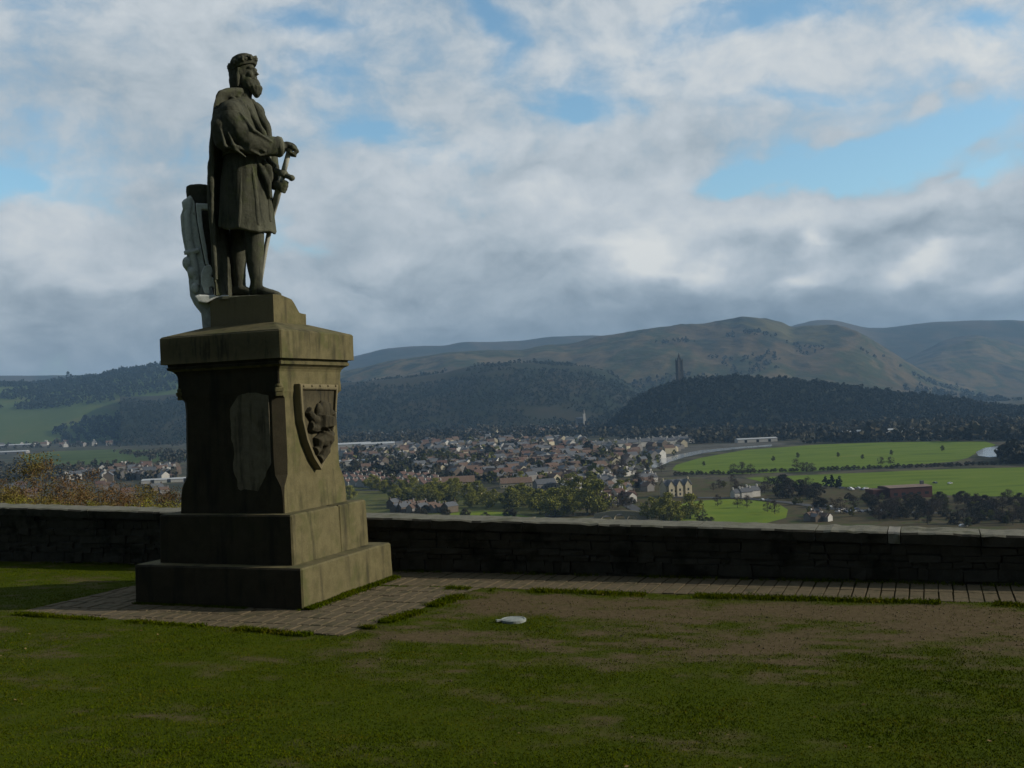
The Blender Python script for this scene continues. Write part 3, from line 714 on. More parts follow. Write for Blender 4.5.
def fist(c, axis, along, k=1.0, flip=1):
    """palm, four fingers of unequal length curled round `axis`, thumb from the side"""
    axis = axis/np.linalg.norm(axis); along = along-axis*(along@axis); along /= np.linalg.norm(along); third = np.cross(axis, along)*flip
    mb.ball(c-third*.028*k, (.088*k, .062*k, .045*k), 14, 9, [along, axis, third])
    for i, ln in enumerate((.92, 1.0, .95, .78)):
        o_ = c+axis*(.058-.039*i)*k
        mb.tube([o_-third*.035*k+along*.05*k, o_+along*(.092*ln)*k-third*.008*k, o_+along*(.085*ln)*k+third*.04*k, o_+along*.03*k+third*.055*k], [.023*k, .022*k, .020*k, .016*k], 8)
    mb.tube([c-along*.045*k+axis*.05*k, c-along*.02*k+axis*.07*k+third*.035*k, c+along*.035*k+axis*.062*k+third*.05*k], [.026*k, .023*k, .017*k], 8)
PO, GU, TIP = S(289.5, 149, .24), S(283, 174, .20), S(259, 291, .02)
swd = (TIP-PO)/np.linalg.norm(TIP-PO)
fist(PO+UP*.005+np.array([-.01, 0, 0]), np.array([.35, .9, -.1]), np.array([.85, -.25, -.35]), 1.18)
mb.tube([wrR, PO-UP*.01-np.array([.06, 0, 0])], [.072, .075], 12)
SCA = S(279.5, 186, .17)
fist(SCA, -swd, np.array([.75, -.6, .1]), 1.05); mb.tube([wrL, SCA-np.array([.05, -.05, 0])], [.07, .062], 12)
# legs and feet
def leg(pts): mb.tube([S(px, py, v) for px, py, v, r_ in pts], [p[3] for p in pts], 18)
leg([(252, 200, .14, .15), (254, 224, .17, .13), (255, 240, .19, .118), (254.5, 254, .19, .118), (255, 268, .19, .096), (256.5, 281, .19, .080), (256, 291, .19, .080)])
mb.tube([S(250.5, 291.5, .16), S(258, 290.5, .20), S(268, 292.5, .26), S(277, 294, .31), S(281, 294.6, .335)], [(.070, .07), (.075, .078), (.075, .055), (.068, .038), (.03, .02)], 14)
leg([(241, 200, -.16, .15), (239.5, 224, -.18, .125), (239, 240, -.19, .114), (238, 254, -.19, .116), (238.5, 268, -.19, .096), (239.5, 281, -.19, .080), (239.5, 290, -.19, .080)])
mb.tube([S(234, 291, -.21), S(241, 290, -.17), S(249, 291.5, -.12), S(256, 293, -.08)], [(.068, .068), (.074, .075), (.07, .05), (.045, .03)], 14)
body = mb.build('body', M_FIG, king, remesh=.0125, iters=3, rough=(.006, 11), seed=2)
mb = MB(); fs = [(S(x, 295.5, v)[0], S(x, 295.5, v)[1]) for x, v in ((214, .05), (222, .24), (245, .30), (268, .36), (280, .33), (276, .05), (266, -.25), (240, -.34), (216, -.25))]
rings = []
for k, z in ((1.0, .045), (1.0, .070), (.97, .083), (.6, .086)):
    cxx, cyy = np.mean([p[0] for p in fs]), np.mean([p[1] for p in fs]); rings.append(np.array([(cxx+(x-cxx)*k, cyy+(y-cyy)*k, z) for x, y in fs]))
mb.rings(rings); mb.build('foot_slab', M_FIG, king, rough=(.004, 8), seed=31)
# -- tunic skirt with hanging pleats
mb = MB(); rows = [(247, 151, .27, .33, 0), (247, 158, .275, .335, .002), (246.5, 168, .29, .355, .008), (246, 182, .305, .37, .016), (246.5, 198, .318, .385, .024), (247, 214, .335, .40, .034), (247.5, 227, .352, .418, .040), (247.5, 229, .34, .40, .040), (247.5, 226, .30, .35, .03), (247.3, 205, .22, .25, .01)]
rr = []
for px, py, rf, rl, pl in rows:
    t = np.arange(160)*2*math.pi/160
    fold = pl*(np.sin(11*t+.4)*.42+np.sin(19*t+1.1)*.22+.25*np.sin(5*t))
    c = S(px, py, 0); ring_ = c+np.outer(np.cos(t)*rf*(1+fold), fwd)+np.outer(np.sin(t)*rl*(1+fold), rgt)
    if py > 200: ring_[:, 2] += -.070*np.sin(t+.9)*(py-200)/29+.010*np.sin(6*t)-.025
    rr.append(ring_)
mb.rings(rr); mb.build('tunic_skirt', M_FIG, king, smooth=True, rough=(.005, 9), seed=4)
# belt and the gathered folds at the front
mb = MB(); rr = []
for px, py, rf, rl in ((247, 152.5, .272, .335), (247, 152.5, .292, .355), (247, 158.5, .297, .36), (247, 158.5, .272, .335)): rr.append(ell(S(px, py, 0), rf, rl, 64))
mb.rings(rr); mb.build('belt', M_FIG, king, smooth=False)
mb = MB()
for pts, rad in [([(262, 160, .2), (268, 168, .22), (270, 178, .2), (267, 188, .2)], [.03, .055, .05, .02]), ([(257, 160, .26), (263, 172, .28), (268, 184, .24), (270, 198, .2)], [.02, .045, .05, .025]), ([(266, 158, .12), (273, 166, .13), (275, 178, .12), (273, 190, .1)], [.03, .05, .05, .02]), ([(251, 160, .30), (253, 175, .31), (256, 200, .315), (258, 226, .33)], [.015, .03, .036, .04]), ([(242, 160, .325), (241, 180, .345), (240, 205, .37), (239, 228, .385)], [.012, .024, .03, .034]), ([(266, 185, .16), (268, 200, .17), (270, 222, .18)], [.02, .03, .034])]:
    mb.tube([S(*p) for p in pts], rad, 10)
mb.build('tunic_folds', M_FIG, king, remesh=.013, iters=3)
# -- cloak: heavy shell down the back, over both shoulders and the right upper arm
mb = MB()
t = np.arange(120)*2*math.pi/120
rr = []
for xl, xr, py, rl, v, pl in [(238, 249, 89.5, .06, 0, 0), (234, 250, 90.6, .14, 0, 0), (229, 251, 92.3, .22, 0, 0), (223.5, 252, 95, .31, 0, 0), (218.5, 251, 99, .39, 0, 0), (215.3, 249, 104, .45, .0, .004), (213, 247, 110, .50, .01, .01), (211.8, 245, 117, .53, .01, .012), (211, 242, 125, .55, .02, .014), (209.5, 238, 140, .55, .02, .02), (208.5, 229, 160, .44, -.02, .03), (208, 224, 185, .36, -.08, .04), (208.5, 223, 210, .33, -.10, .05), (209.5, 233, 235, .38, -.12, .055), (211.5, 235, 262, .40, -.07, .055), (214.5, 235, 286, .36, -.08, .05), (215, 236, 297.5, .34, -.08, .05)]:
    A_, B_ = S(xl, py, v), S(xr, py, v); c = (A_+B_)/2; hw = (B_[0]-A_[0])/2
    fold = pl*(np.sin(9*t+.3)+.5*np.sin(17*t+py*.004))
    # solve rf so that the outline's half width along U equals hw
    rf = math.sqrt(max(hw**2-(rl*math.sin(PSI))**2, .05**2))/math.cos(PSI) if hw > rl*math.sin(PSI)+.01 else .06
    rl2 = min(rl, hw/math.sin(PSI)*.85)
    rr.append(c+np.outer(np.cos(t)*rf*(1+fold), fwd)+np.outer(np.sin(t)*rl2*(1+fold), rgt))
mb.rings(rr)
# sleeve drape over the right arm and the rolled edge across the chest
mb.tube([S(228, 108, .30), S(231, 120, .38), S(239, 133, .42), S(250, 143, .42), S(263, 146, .36), S(276, 146.5, .29)], [.14, .17, .175, .155, .135, .125], 20)
mb.tube([S(221, 112, .34), S(221, 128, .40), S(224, 142, .40), S(230, 151, .36)], [.10, .13, .12, .07], 16)
for a_, b_, c_ in (((219, 122), (225, 146), (242, 153)), ((224, 124), (233, 145), (254, 154)), ((232, 118), (244, 138), (266, 152)), ((240, 112), (253, 130), (272, 142))): mb.tube([S(a_[0], a_[1], .50), S(b_[0], b_[1], .555), S(c_[0], c_[1], .46)], [.016, .026, .016], 10)
for pts in ([(213, 130, .30), (211, 170, .28), (212, 220, .26), (216, 280, .22)],): mb.tube([S(*p) for p in pts], [.02, .035, .035, .025], 8)
for pts in ([(233, 112, .50), (247, 136, .545), (262, 150, .47)], [(245, 128, .50), (258, 139, .47), (274, 150, .36)], [(250, 150, .52), (260, 155, .45), (272, 153, .37)], [(228, 132, .56), (236, 150, .55), (246, 157, .50)]): mb.tube([S(*p) for p in pts], [.010, .022, .010], 8)
mb.tube([S(237, 96, .12), S(246, 107, .22), S(255, 120, .26), S(263, 133, .25), S(267, 142, .22)], [.04, .045, .042, .04, .03], 12)
mb.tube([S(233, 98, .22), S(240, 112, .33), S(249, 128, .36), S(258, 142, .34)], [.04, .05, .045, .035], 12)
mb.tube([S(250, 101, 0), S(259, 112, .08), S(266, 126, .12), S(269, 140, .12)], [.05, .065, .06, .05], 12)
mb.build('cloak', M_FIG, king, remesh=.0125, iters=3, rough=(.013, 8), seed=6)
# sleeve cuff
mb = MB(); mb.tube([S(274, 147, .31), S(278.5, 146.8, .285), S(281, 146.8, .275)], [.115, .135, .125], 18); mb.build('cuff', M_FIG, king, smooth=True)
# -- hair, beard, crown
mb = MB()
for f, r_, u, a_, b_, c_ in [(-.10, 0, .0, .09, .125, .15), (-.11, 0, -.10, .07, .12, .11), (-.06, .09, -.06, .08, .05, .14), (-.06, -.09, -.06, .08, .05, .14), (-.12, .04, -.16, .05, .07, .06), (-.12, -.04, -.16, .05, .07, .06)]: mb.ball(H(f, r_, u), (a_, b_, c_), 14, 9, HA)
for i in range(9):
    a_ = R(100+20*i); mb.tube([H(.125*math.cos(a_), .115*math.sin(a_), .05), H(.150*math.cos(a_)-.01, .135*math.sin(a_), -.08), H(.14*math.cos(a_)-.02, .125*math.sin(a_), -.19)], [.03, .034, .02], 8)
mb.build('hair', M_FIG, king, remesh=.011, iters=1)
mb = MB()
for f, r_, u, a_, b_, c_ in [(.13, 0, -.150, .09, .088, .085), (.158, 0, -.205, .08, .078, .085), (.06, .075, -.13, .085, .05, .09), (.06, -.075, -.13, .085, .05, .09), (.17, .03, -.250, .05, .042, .055), (.155, -.03, -.255, .048, .042, .055), (.02, .10, -.08, .05, .03, .08)]: mb.ball(H(f, r_, u), (a_, b_, c_), 14, 9, HA)
for i in range(9):
    a_ = R(-80+20*i); mb.tube([H(.03+.11*math.cos(a_), .10*math.sin(a_), -.11), H(.085+.135*math.cos(a_), .10*math.sin(a_), -.19), H(.115+.095*math.cos(a_), .06*math.sin(a_), -.268)], [.022, .030, .016], 8)
mb.tube([H(.155, 0, -.065), H(.165, .05, -.085), H(.13, .085, -.125)], [.02, .024, .014], 8); mb.tube([H(.155, 0, -.065), H(.165, -.05, -.085), H(.13, -.085, -.125)], [.02, .024, .014], 8)
mb.build('beard', M_FIG, king, remesh=.010, iters=1)
mb = MB(); cr = []
tilt = -.34
for rad, u in ((.150, .065), (.178, .066), (.182, .125), (.176, .130), (.168, .13), (.160, .18), (.135, .225), (.08, .255), (.02, .262)):
    tt = np.arange(40)*2*math.pi/40
    cr.append(np.array([H(-.008+rad*math.cos(a_), rad*.86*math.sin(a_), u+tilt*rad*math.cos(a_)*-1*(1 if u < .14 else .4)) for a_ in tt]))
mb.rings(cr)
for i in range(10):
    a_ = 2*math.pi*i/10; b0 = lambda k, du, da=0: H(-.008+.178*k*math.cos(a_+da), .153*k*math.sin(a_+da), .115+du-tilt*.17*math.cos(a_))
    mb.tube([b0(1, -.01), b0(1.01, .03), b0(1.03, .062)], [(.046, .02), (.032, .02), (.012, .012)], 8); mb.ball(b0(1.03, .03, .2), (.020, .020, .02), 8, 6); mb.ball(b0(1.03, .03, -.2), (.020, .020, .02), 8, 6)
mb.build('crown', M_FIG, king, remesh=.009, iters=1)
# -- sword in its scabbard
mb = MB(); mb.tube([PO+swd*.03, GU], [.032, .036], 12); mb.ball(PO, (.055, .055, .05), 12, 8); sword = mb.build('sword', M_HILT, king, smooth=True)
mb = MB(); ga, gb = S(274.5, 169.5, .16), S(291.5, 178, .24)
mb.tube([ga, GU, gb-(gb-ga)*.12, gb], [.03, .042, .034, .042], 10); mb.ball(gb, (.045, .045, .04), 10, 7); mb.ball(GU, (.07, .06, .055), 10, 7); mb.build('guard', M_FIG, sword, smooth=True)
mb = MB(); mb.tube([GU, S(279.5, 186, .16), S(275.5, 202, .02), S(270.5, 225, -.10), S(265.5, 250, -.10), S(259.5, 290, -.06)], [(.05, .03), (.05, .035), (.05, .035), (.048, .034), (.044, .03), (.03, .02)], 10); mb.build('scabbard', M_HILT, sword, smooth=True)
# -- the carved group behind him: a dark support, a pale shield, a helm at its foot
def SB(p, v): return S(p[0], p[1], v)
mb = MB()
pts = [(186, 186), (191, 183.5), (207, 184.5), (213, 200), (214, 297), (200, 297), (192, 240), (187, 205)]
mb.prism([SB(p, -.30) for p in pts], (0, .40, 0)); mb.ball(S(193, 192, -.42), (.09, .12, .10)); mb.ball(S(204, 193, -.40), (.10, .12, .10))
mb.build('carved_support', M_FIG, king, remesh=.018, iters=3, rough=(.012, 6), seed=9)
mb = MB()
out_ = [(190, 195), (184, 200), (181.5, 202), (183, 208), (180.3, 216), (181.5, 232), (184.5, 249), (187, 255), (184, 262), (183.3, 266.5), (187, 271), (188.6, 280), (190, 296), (194, 304), (201, 313), (202.5, 328), (213, 328), (214, 316), (216, 305), (214, 296), (209, 280), (204, 263), (199.5, 240), (195.5, 215), (194, 201)]
mb.prism([SB(p, -.10) for p in out_], (0, .17, 0)); 
mb.tube([SB(p, -.09) for p in ((190, 197), (187, 215), (189, 240), (194, 262), (197, 285))], [.03, .04, .045, .045, .04], 10)
mb.tube([SB(p, -.07) for p in ((184, 253), (192, 252), (199, 250))], [.028, .035, .03], 10)
mb.ball(S(186.5, 263, -.10), (.055, .06, .08)); mb.ball(S(192, 272, -.08), (.06, .05, .07)); mb.ball(S(186, 205, -.1), (.05, .05, .08)); mb.ball(S(195, 288, -.06), (.05, .05, .07))
pale = mb.build('carved_shield', M_PALE, king, remesh=.010, iters=1, rough=(.004, 14), seed=10)
pale['label'] = 'pale carved shield behind the cloak'
mb = MB(); rim = [(208.5, 203.5), (195.5, 203), (197.5, 222), (201.5, 244), (205.5, 264), (209, 266), (206, 245), (202.5, 225), (201, 209), (208.5, 209.5)]
mb.prism([SB(p, -.03) for p in rim], (0, .10, 0)); mb.build('shield_rim', M_PALE, pale, remesh=.011, iters=1)
mb = MB()
hel = [(204, 266), (210, 264.5), (213, 270), (211, 276), (214.5, 279), (217.5, 276), (219, 282), (216, 290), (212.5, 285.5), (209.5, 287), (209, 294), (204.5, 293), (201, 283), (201, 273)]
mb.prism([SB(p, .10) for p in hel], (0, .14, 0)); mb.ball(S(206.5, 278, .03), (.055, .05, .13)); mb.build('carved_helm', M_PALE, pale, remesh=.010, iters=2)
mb = MB(); mb.prism([SB(p, .12) for p in ((194, 296), (199, 294.5), (229, 295), (229, 297.3), (216, 298), (206, 303), (198, 302))], (0, .24, 0)); mb.build('carved_ledge', M_PALE, pale, remesh=.011, iters=2)

# ------------------------------------------------------------------ round access cover in the grass
lc = on_z(513.5, 620.5, 0)
lid = thing('access_cover', 'round pale metal cover lying in the grass', 'manhole cover', (lc[0], lc[1], .012))
mb = MB(); t = np.arange(36)*2*math.pi/36
for rs_ in ([(.132, -.03), (.132, .004), (.128, .007), (.114, .007), (.110, .001), (.104, .001), (.098, .006), (.04, .008)],):
    mb.rings([np.stack([np.cos(t)*a_, np.sin(t)*a_, np.full(36, b_)], -1) for a_, b_ in rs_])
mb.build('lid', M_LID, lid, smooth=False)
mb = MB(); mb.box((-.146, -.03, .003), (.035, .025, .008), .2, .003, .004); mb.build('lifting_lug', M_LID, lid)

# ------------------------------------------------------------------ grass: short turf with worn places
m, nt, b = new_mat('grass_blade', .75, .15)
g = nt.nodes.new('ShaderNodeNewGeometry')
mpn = nt.nodes.new('ShaderNodeMapping'); nt.links.new(g.outputs['Position'], mpn.inputs[0]); mpn.inputs['Scale'].default_value = (1.1, 2.6, 1)
pn = noise(nt, mpn.outputs[0], 1.6, 6, .65); ri = X(nt, g.outputs['Random Per Island'])
nt.links.new(ramp(nt, pn*.85+ri*.22+.06, [(.33, (.036, .058, .001)), (.52, (.055, .082, .001)), (.66, (.074, .094, .002)), (.80, (.105, .088, .008)), (.93, (.14, .105, .025))]), b.inputs['Base Color'])
b.inputs['Specular IOR Level'].default_value = 0.0; b.inputs['Roughness'].default_value = 1.0
M_BLADE = m
def blades(n, x0, x1, y0, y1, h0, h1, wd, seed, dens=None):
    r = np.random.default_rng(seed); y = y0+(y1-y0)*r.uniform(0, 1, n)**1.15; x = r.uniform(-1, 1, n)*(.52*y+.4)
    keep = (x > x0) & (x < x1) & ~paved(x, y, -.03)
    s, q = ws_of(x, y); keep &= q < -.02
    dd = 1-bare(x, y)*.90
    if dens is not None: dd = dd*dens(x, y)
    keep &= r.uniform(0, 1, n) < dd
    return x[keep], y[keep]
def blade_mesh(x, y, z, h0, h1, wd, seed):
    r = np.random.default_rng(seed); n = len(x)
    h = r.uniform(h0, h1, n)*(.9+.35*np.clip(fbm(np.stack([x*1.7, y*1.7], -1), 3, 9), -1, 1)); a = r.uniform(0, 2*math.pi, n); w_ = wd*r.uniform(.7, 1.3, n)
    lean = r.uniform(.2, 1.3, n)*h; la = r.uniform(0, 2*math.pi, n)
    B = np.stack([x, y, z-.004], -1); dvec_ = np.stack([np.cos(a)*w_, np.sin(a)*w_, 0*a], -1)
    T = B+np.stack([np.cos(la)*lean, np.sin(la)*lean, h], -1); Mi = B+np.stack([np.cos(la)*lean*.35, np.sin(la)*lean*.35, h*.62], -1)
    V = np.stack([B-dvec_, B+dvec_, Mi+dvec_*.7, T, Mi-dvec_*.7], 1)
    return V
Vs = []
x, y = blades(520000, -12, 12, 5.6, 17.5, .02, .045, .004, 1)
Vs.append(blade_mesh(x, y, gz(x, y), .008, .020, .0034, 1))
# longer tufts: along the edges of the paving and round the foot of the pedestal
def edge_pts(a, b, n, sp, seed):
    r = np.random.default_rng(seed); t = r.uniform(0, 1, n); nrm = np.array([-(b-a)[1], (b-a)[0]])/np.linalg.norm(b-a)
    keep = fbm(np.stack([t*np.linalg.norm(b-a)*2.2, 0*t+seed], -1), 3, seed) > -.25
    p = a+np.outer(t, b-a)+np.outer(r.normal(0, 1, n)*sp, nrm); return p[keep]
def loc(x, y): return PED_C-ax_w*x+ax_d*y
eds = [(wq(.05, -PATH_W-.08), wq(11, -PATH_W-.08), 16000, .06), (AP[1]+np.array([.05, -.03]), AP[2]+np.array([.05, -.03]), 9000, .05), (AP[0]+np.array([-.03, -.05]), AP[1]+np.array([-.03, -.05]), 7000, .035), (loc(1.23, -1.08), loc(1.23, 1.08), 9000, .05), (loc(-1.2, -1.10), loc(1.2, -1.10), 2500, .025), (wq(-8, -.05), wq(11, -.05), 5000, .04)]
for k, (a_, b_, n_, sp) in enumerate(eds):
    p = edge_pts(np.array(a_), np.array(b_), n_, sp, 40+k); Vs.append(blade_mesh(p[:, 0], p[:, 1], p[:, 0]*0, .02, .06 if k != 4 else .04, .0045, 50+k))
V = np.concatenate(Vs); n = len(V)
mesh_np('grass', V.reshape(-1, 3), np.arange(5*n).reshape(n, 5), M_BLADE, None, kind='stuff')
# clods, pebbles and dead leaves on the worn ground
r = np.random.default_rng(77); x = r.uniform(-2, 7, 2600); y = r.uniform(8.5, 13.5, 2600); k = (bare(x, y) > .5) & ~paved(x, y, .05); x, y = x[k], y[k]
sz = r.uniform(.004, .013, len(x)); V = []; Fc = []
base = np.array([(1, 0, 0), (-1, 0, 0), (0, 1, 0), (0, -1, 0), (0, 0, 1), (0, 0, -.6)]); tri = np.array([(0, 2, 4), (2, 1, 4), (1, 3, 4), (3, 0, 4), (2, 0, 5), (1, 2, 5), (3, 1, 5), (0, 3, 5)])
V = (base[None]*sz[:, None, None]*r.uniform(.6, 1.3, (len(x), 6, 3))+np.stack([x, y, gz(x, y)+.003], -1)[:, None]).reshape(-1, 3)
mesh_np('gravel', V, (tri[None]+6*np.arange(len(x))[:, None, None]).reshape(-1, 3), M_SETT, None, kind='stuff')

r = np.random.default_rng(91); x = r.uniform(-6, 6, 900); y = r.uniform(6, 14, 900); k = (~paved(x, y, -.02)) & (ws_of(x, y)[1] < -.1) & (fbm(np.stack([x*.6, y*.6], -1), 2, 71) > -.05); x, y = x[k], y[k]
C_ = np.stack([x, y, gz(x, y)+.014], -1)
M_LEAF = leaf('dead_leaf', (.06, .035, .012), (.20, .14, .06), 0)
a1 = r.uniform(0, 6.28, len(x)); sz = r.uniform(.006, .020, len(x)); e1 = np.stack([np.cos(a1), np.sin(a1), r.uniform(-.4, .4, len(x))], -1)*sz[:, None]; e2 = np.stack([-np.sin(a1), np.cos(a1), r.uniform(-.4, .4, len(x))], -1)*sz[:, None]*.6
mesh_np('dead_leaves', np.stack([C_-e1, C_-e2, C_+e1, C_+e2], 1).reshape(-1, 3), np.arange(4*len(x)).reshape(-1, 4), M_LEAF, None, kind='stuff')

M_SCRB = patchy('brown_scrub', [(.026, .028, .012), (.055, .052, .022), (.080, .062, .034), (.052, .066, .018), (.085, .095, .024)], 1/18, 7, .7)
M_MEAD = patchy('meadow', [(.04, .045, .016), (.075, .085, .022), (.10, .10, .03), (.06, .055, .03)], 1/30)
# ------------------------------------------------------------------ valley: river, fields, roads
def vp(pts, dz=0.0): return [on_z(px, py, PZ+dz)[:2] for px, py in pts]
sheet('river', vp([(976, 452), (985, 448), (1000, 446), (1018, 446), (1020, 452), (1040, 455), (1040, 459), (1018, 457), (1000, 456.5), (990, 457.5), (978, 456)]), PZ+.25, M_WATER)
sheet('river', vp([(645, 466), (647, 462), (654, 460.5), (665, 458), (682, 454), (700, 450.5), (722, 448.3), (742, 446.8), (772, 444.6), (772, 446.4), (744, 448.4), (724, 450.6), (702, 453.4), (684, 457.6), (670, 462), (660, 466), (655, 468)]), PZ+.25, M_WATER)
sheet('river_bank', vp([(600, 452), (640, 447), (690, 445.5), (770, 441.5), (790, 444), (770, 446.6), (745, 448.6), (724, 450.4), (702, 453), (684, 457.5), (668, 462), (655, 468), (630, 470)]), PZ+.12, M_MUD)
sheet('field', vp([(672, 470), (676, 465), (700, 458), (745, 450), (820, 444.5), (880, 442.5), (940, 441.5), (985, 441.5), (996, 445), (978, 452), (968, 458), (955, 461.5), (900, 466), (850, 469.5), (800, 472), (740, 474), (690, 473.5)]), PZ+.15, M_FIELD)
sheet('field', vp([(745, 478), (800, 475.5), (860, 473), (940, 469.5), (1040, 467), (1100, 466), (1100, 497), (1024, 497), (960, 496), (925, 494.5), (880, 489), (820, 485.5), (770, 484)]), PZ+.15, M_FIELD)
sheet('park_lawn', vp([(686, 502), (705, 500.5), (730, 499.3), (760, 501), (780, 505), (788, 510), (786, 518), (762, 524.5), (700, 524.5), (672, 521), (676, 508)]), PZ+.15, M_PARK)
sheet('park_lawn', vp([(430, 517), (455, 513), (480, 511), (505, 512.5), (530, 517), (560, 522), (430, 524)]), PZ+.15, M_PARK)
sheet('field', vp([(835, 434.5), (900, 432.6), (1040, 430.5), (1040, 436.5), (960, 438.5), (870, 439)]), PZ+.15, M_TAN)
sheet('meadow', vp([(330, 486), (420, 491), (545, 497), (545, 522), (330, 520)]), PZ+.08, M_MEAD)
sheet('scrubland', vp([(560, 500), (690, 478), (760, 484), (830, 488), (940, 497), (1045, 499), (1045, 535), (560, 535)]), PZ+.05, M_SCRB)
sheet('field', vp([(20, 455), (60, 451), (110, 449.5), (150, 450), (172, 453), (190, 459), (140, 463), (60, 466), (30, 463)]), PZ+.15, M_HFIELD)
def road(name, line, wpx):
    C_ = [np.array(on_z(px, py, PZ)[:2]) for px, py in line]; Lf, Rt = [], []
    for i, p in enumerate(C_):
        d = C_[min(i+1, len(C_)-1)]-C_[max(i-1, 0)]; d /= np.linalg.norm(d); nn = np.array([-d[1], d[0]]); Lf.append(p+nn*wpx); Rt.append(p-nn*wpx)
    k = len(Lf); V = [(p[0], p[1], PZ+.35) for p in Lf+Rt]
    mb = MB(); mb.add(V, [(i, i+1, k+i+1, k+i) for i in range(k-1)]); mb.build(name, M_TARMAC, None, kind='structure')
road('road', [(660, 497), (700, 498), (745, 498.5), (790, 503), (830, 509), (880, 512), (960, 514)], 4)
road('road', [(560, 524), (610, 516), (640, 513), (665, 512)], 4)
road('road', [(640, 512), (600, 490), (560, 478), (500, 470), (420, 462)], 4)
road('road', [(345, 490), (420, 492), (480, 495), (540, 500)], 4)

# ------------------------------------------------------------------ trees
def tree_proto(name, mat, h, w, nclump, nq, qs, seed, trunk_h=.3, limbs=5, shape='round', sink=0, asp=1.0, spread=1.0, tk=1.0):
    """trunk with limbs and a crown of leaf clumps, foot at the origin"""
    r = np.random.default_rng(seed)
    root = bpy.data.objects.new(name, None); col.objects.link(root)
    mb = MB(); th = h*trunk_h; rt = h*.022*tk
    top = np.array([r.normal()*.03*h, r.normal()*.03*h, h*.78])
    mb.tube([(0, 0, -1-sink), (0, 0, th*.5), top*.5, top], [rt*1.4, rt, rt*.7, rt*.15], 7)
    cl = []
    for i in range(nclump):
        a = r.uniform(0, 2*math.pi); rr_ = math.sqrt(r.uniform(0, 1)); z = r.uniform(0, 1)
        if shape == 'cone': k = (1-z)*.9+.08
        elif shape == 'tall': k = math.sin(math.pi*min(1, z*.85+.15))
        else: k = math.sqrt(max(.05, 1-(2*z-.85)**2*.9))
        c = np.array([math.cos(a)*rr_*w*.5*k, math.sin(a)*rr_*w*.5*k, th+z*(h*.93-th)]); cl.append(c)
    for i in range(limbs):
        c = cl[i % len(cl)]; s0 = top*r.uniform(.3, .6); mb.tube([s0, (s0+c)/2+np.array([0, 0, -.04*h]), c], [rt*.5, rt*.35, rt*.1], 5)
    mb.build('trunk', M_BARK, root)
    cs = np.repeat(np.array(cl), nq, 0); d = r.normal(size=cs.shape); d /= np.linalg.norm(d, axis=1, keepdims=True)
    rad = np.repeat(r.uniform(.55, 1.25, nclump), nq)*w*.16*spread
    Cq = cs+d*(rad*r.uniform(.35, 1.1, len(cs)))[:, None]*np.array([1, 1, .8])
    Cq[:, 2] = np.clip(Cq[:, 2], th*.35, h)
    quads('crown', Cq, qs*r.uniform(.5, 1.3, len(Cq)), mat, r, root, asp)
    KIDS[root.name] = list(root.children)
    for ch in root.children: KIDS[ch.name] = []
    return root
PROTO_USED = set()
def place_tree(proto, loc, sc, label, cat, group, rz=None):
    first = proto.name not in PROTO_USED
    o = proto if first else copy_tree(proto)
    PROTO_USED.add(proto.name)
    if not first: KIDS.setdefault(o.name, [])
    o.location = loc; o.rotation_euler = (0, 0, random.uniform(0, 6.28) if rz is None else rz); o.scale = (sc*random.uniform(.85, 1.15), sc*random.uniform(.85, 1.15), sc)
    o['label'] = label; o['category'] = cat; o['group'] = group
    return o
# KIDS is keyed on prototype names, whose children never change
def tp(n, m, **k): return tree_proto(n, m, **k)
TR = {
 'rust': [tp('budding_tree', L_BROWN, h=10, w=6.6, nclump=64, nq=95, qs=.055, seed=s, trunk_h=.16, limbs=16, asp=.6, spread=.9, tk=.55) for s in (1, 2)],
 'gold': [tp('budding_tree', L_RUSSET, h=10, w=6.6, nclump=60, nq=95, qs=.060, seed=s, trunk_h=.14, limbs=14, asp=.65, spread=.9, tk=.55) for s in (3, 4)],
 'bram': [tp('bramble_bush', L_YGN, h=10, w=9, nclump=60, nq=120, qs=.05, seed=s, trunk_h=.08, limbs=12, spread=.8) for s in (15, 16)],
 'yg': [tp('willow_tree', L_YG, h=10, w=10, nclump=40, nq=100, qs=.21, seed=s, trunk_h=.15, limbs=6) for s in (5, 6)],
 'olive': [tp('broadleaf_tree', L_OLIVE, h=10, w=8, nclump=32, nq=80, qs=.23, seed=s, trunk_h=.18, limbs=6) for s in (7, 8)],
 'bare': [tp('bare_tree', L_BARE, h=10, w=8.5, nclump=30, nq=46, qs=.24, seed=s, trunk_h=.16, limbs=12, asp=.4, spread=1.15) for s in (9, 10)],
 'dark': [tp('evergreen_tree', L_DARK, h=10, w=6.5, nclump=22, nq=40, qs=.36, seed=s, trunk_h=.12, limbs=4, shape='tall') for s in (11,)],
 'hedge': [tp('hedge_bush', L_WOODV, h=10, w=13, nclump=34, nq=80, qs=.28, seed=s, trunk_h=.05, limbs=4) for s in (12, 13)],
}
def pick(kind): return random.choice(TR[kind])
def on_plain(px, py): return tuple(on_z(px, py, PZ))
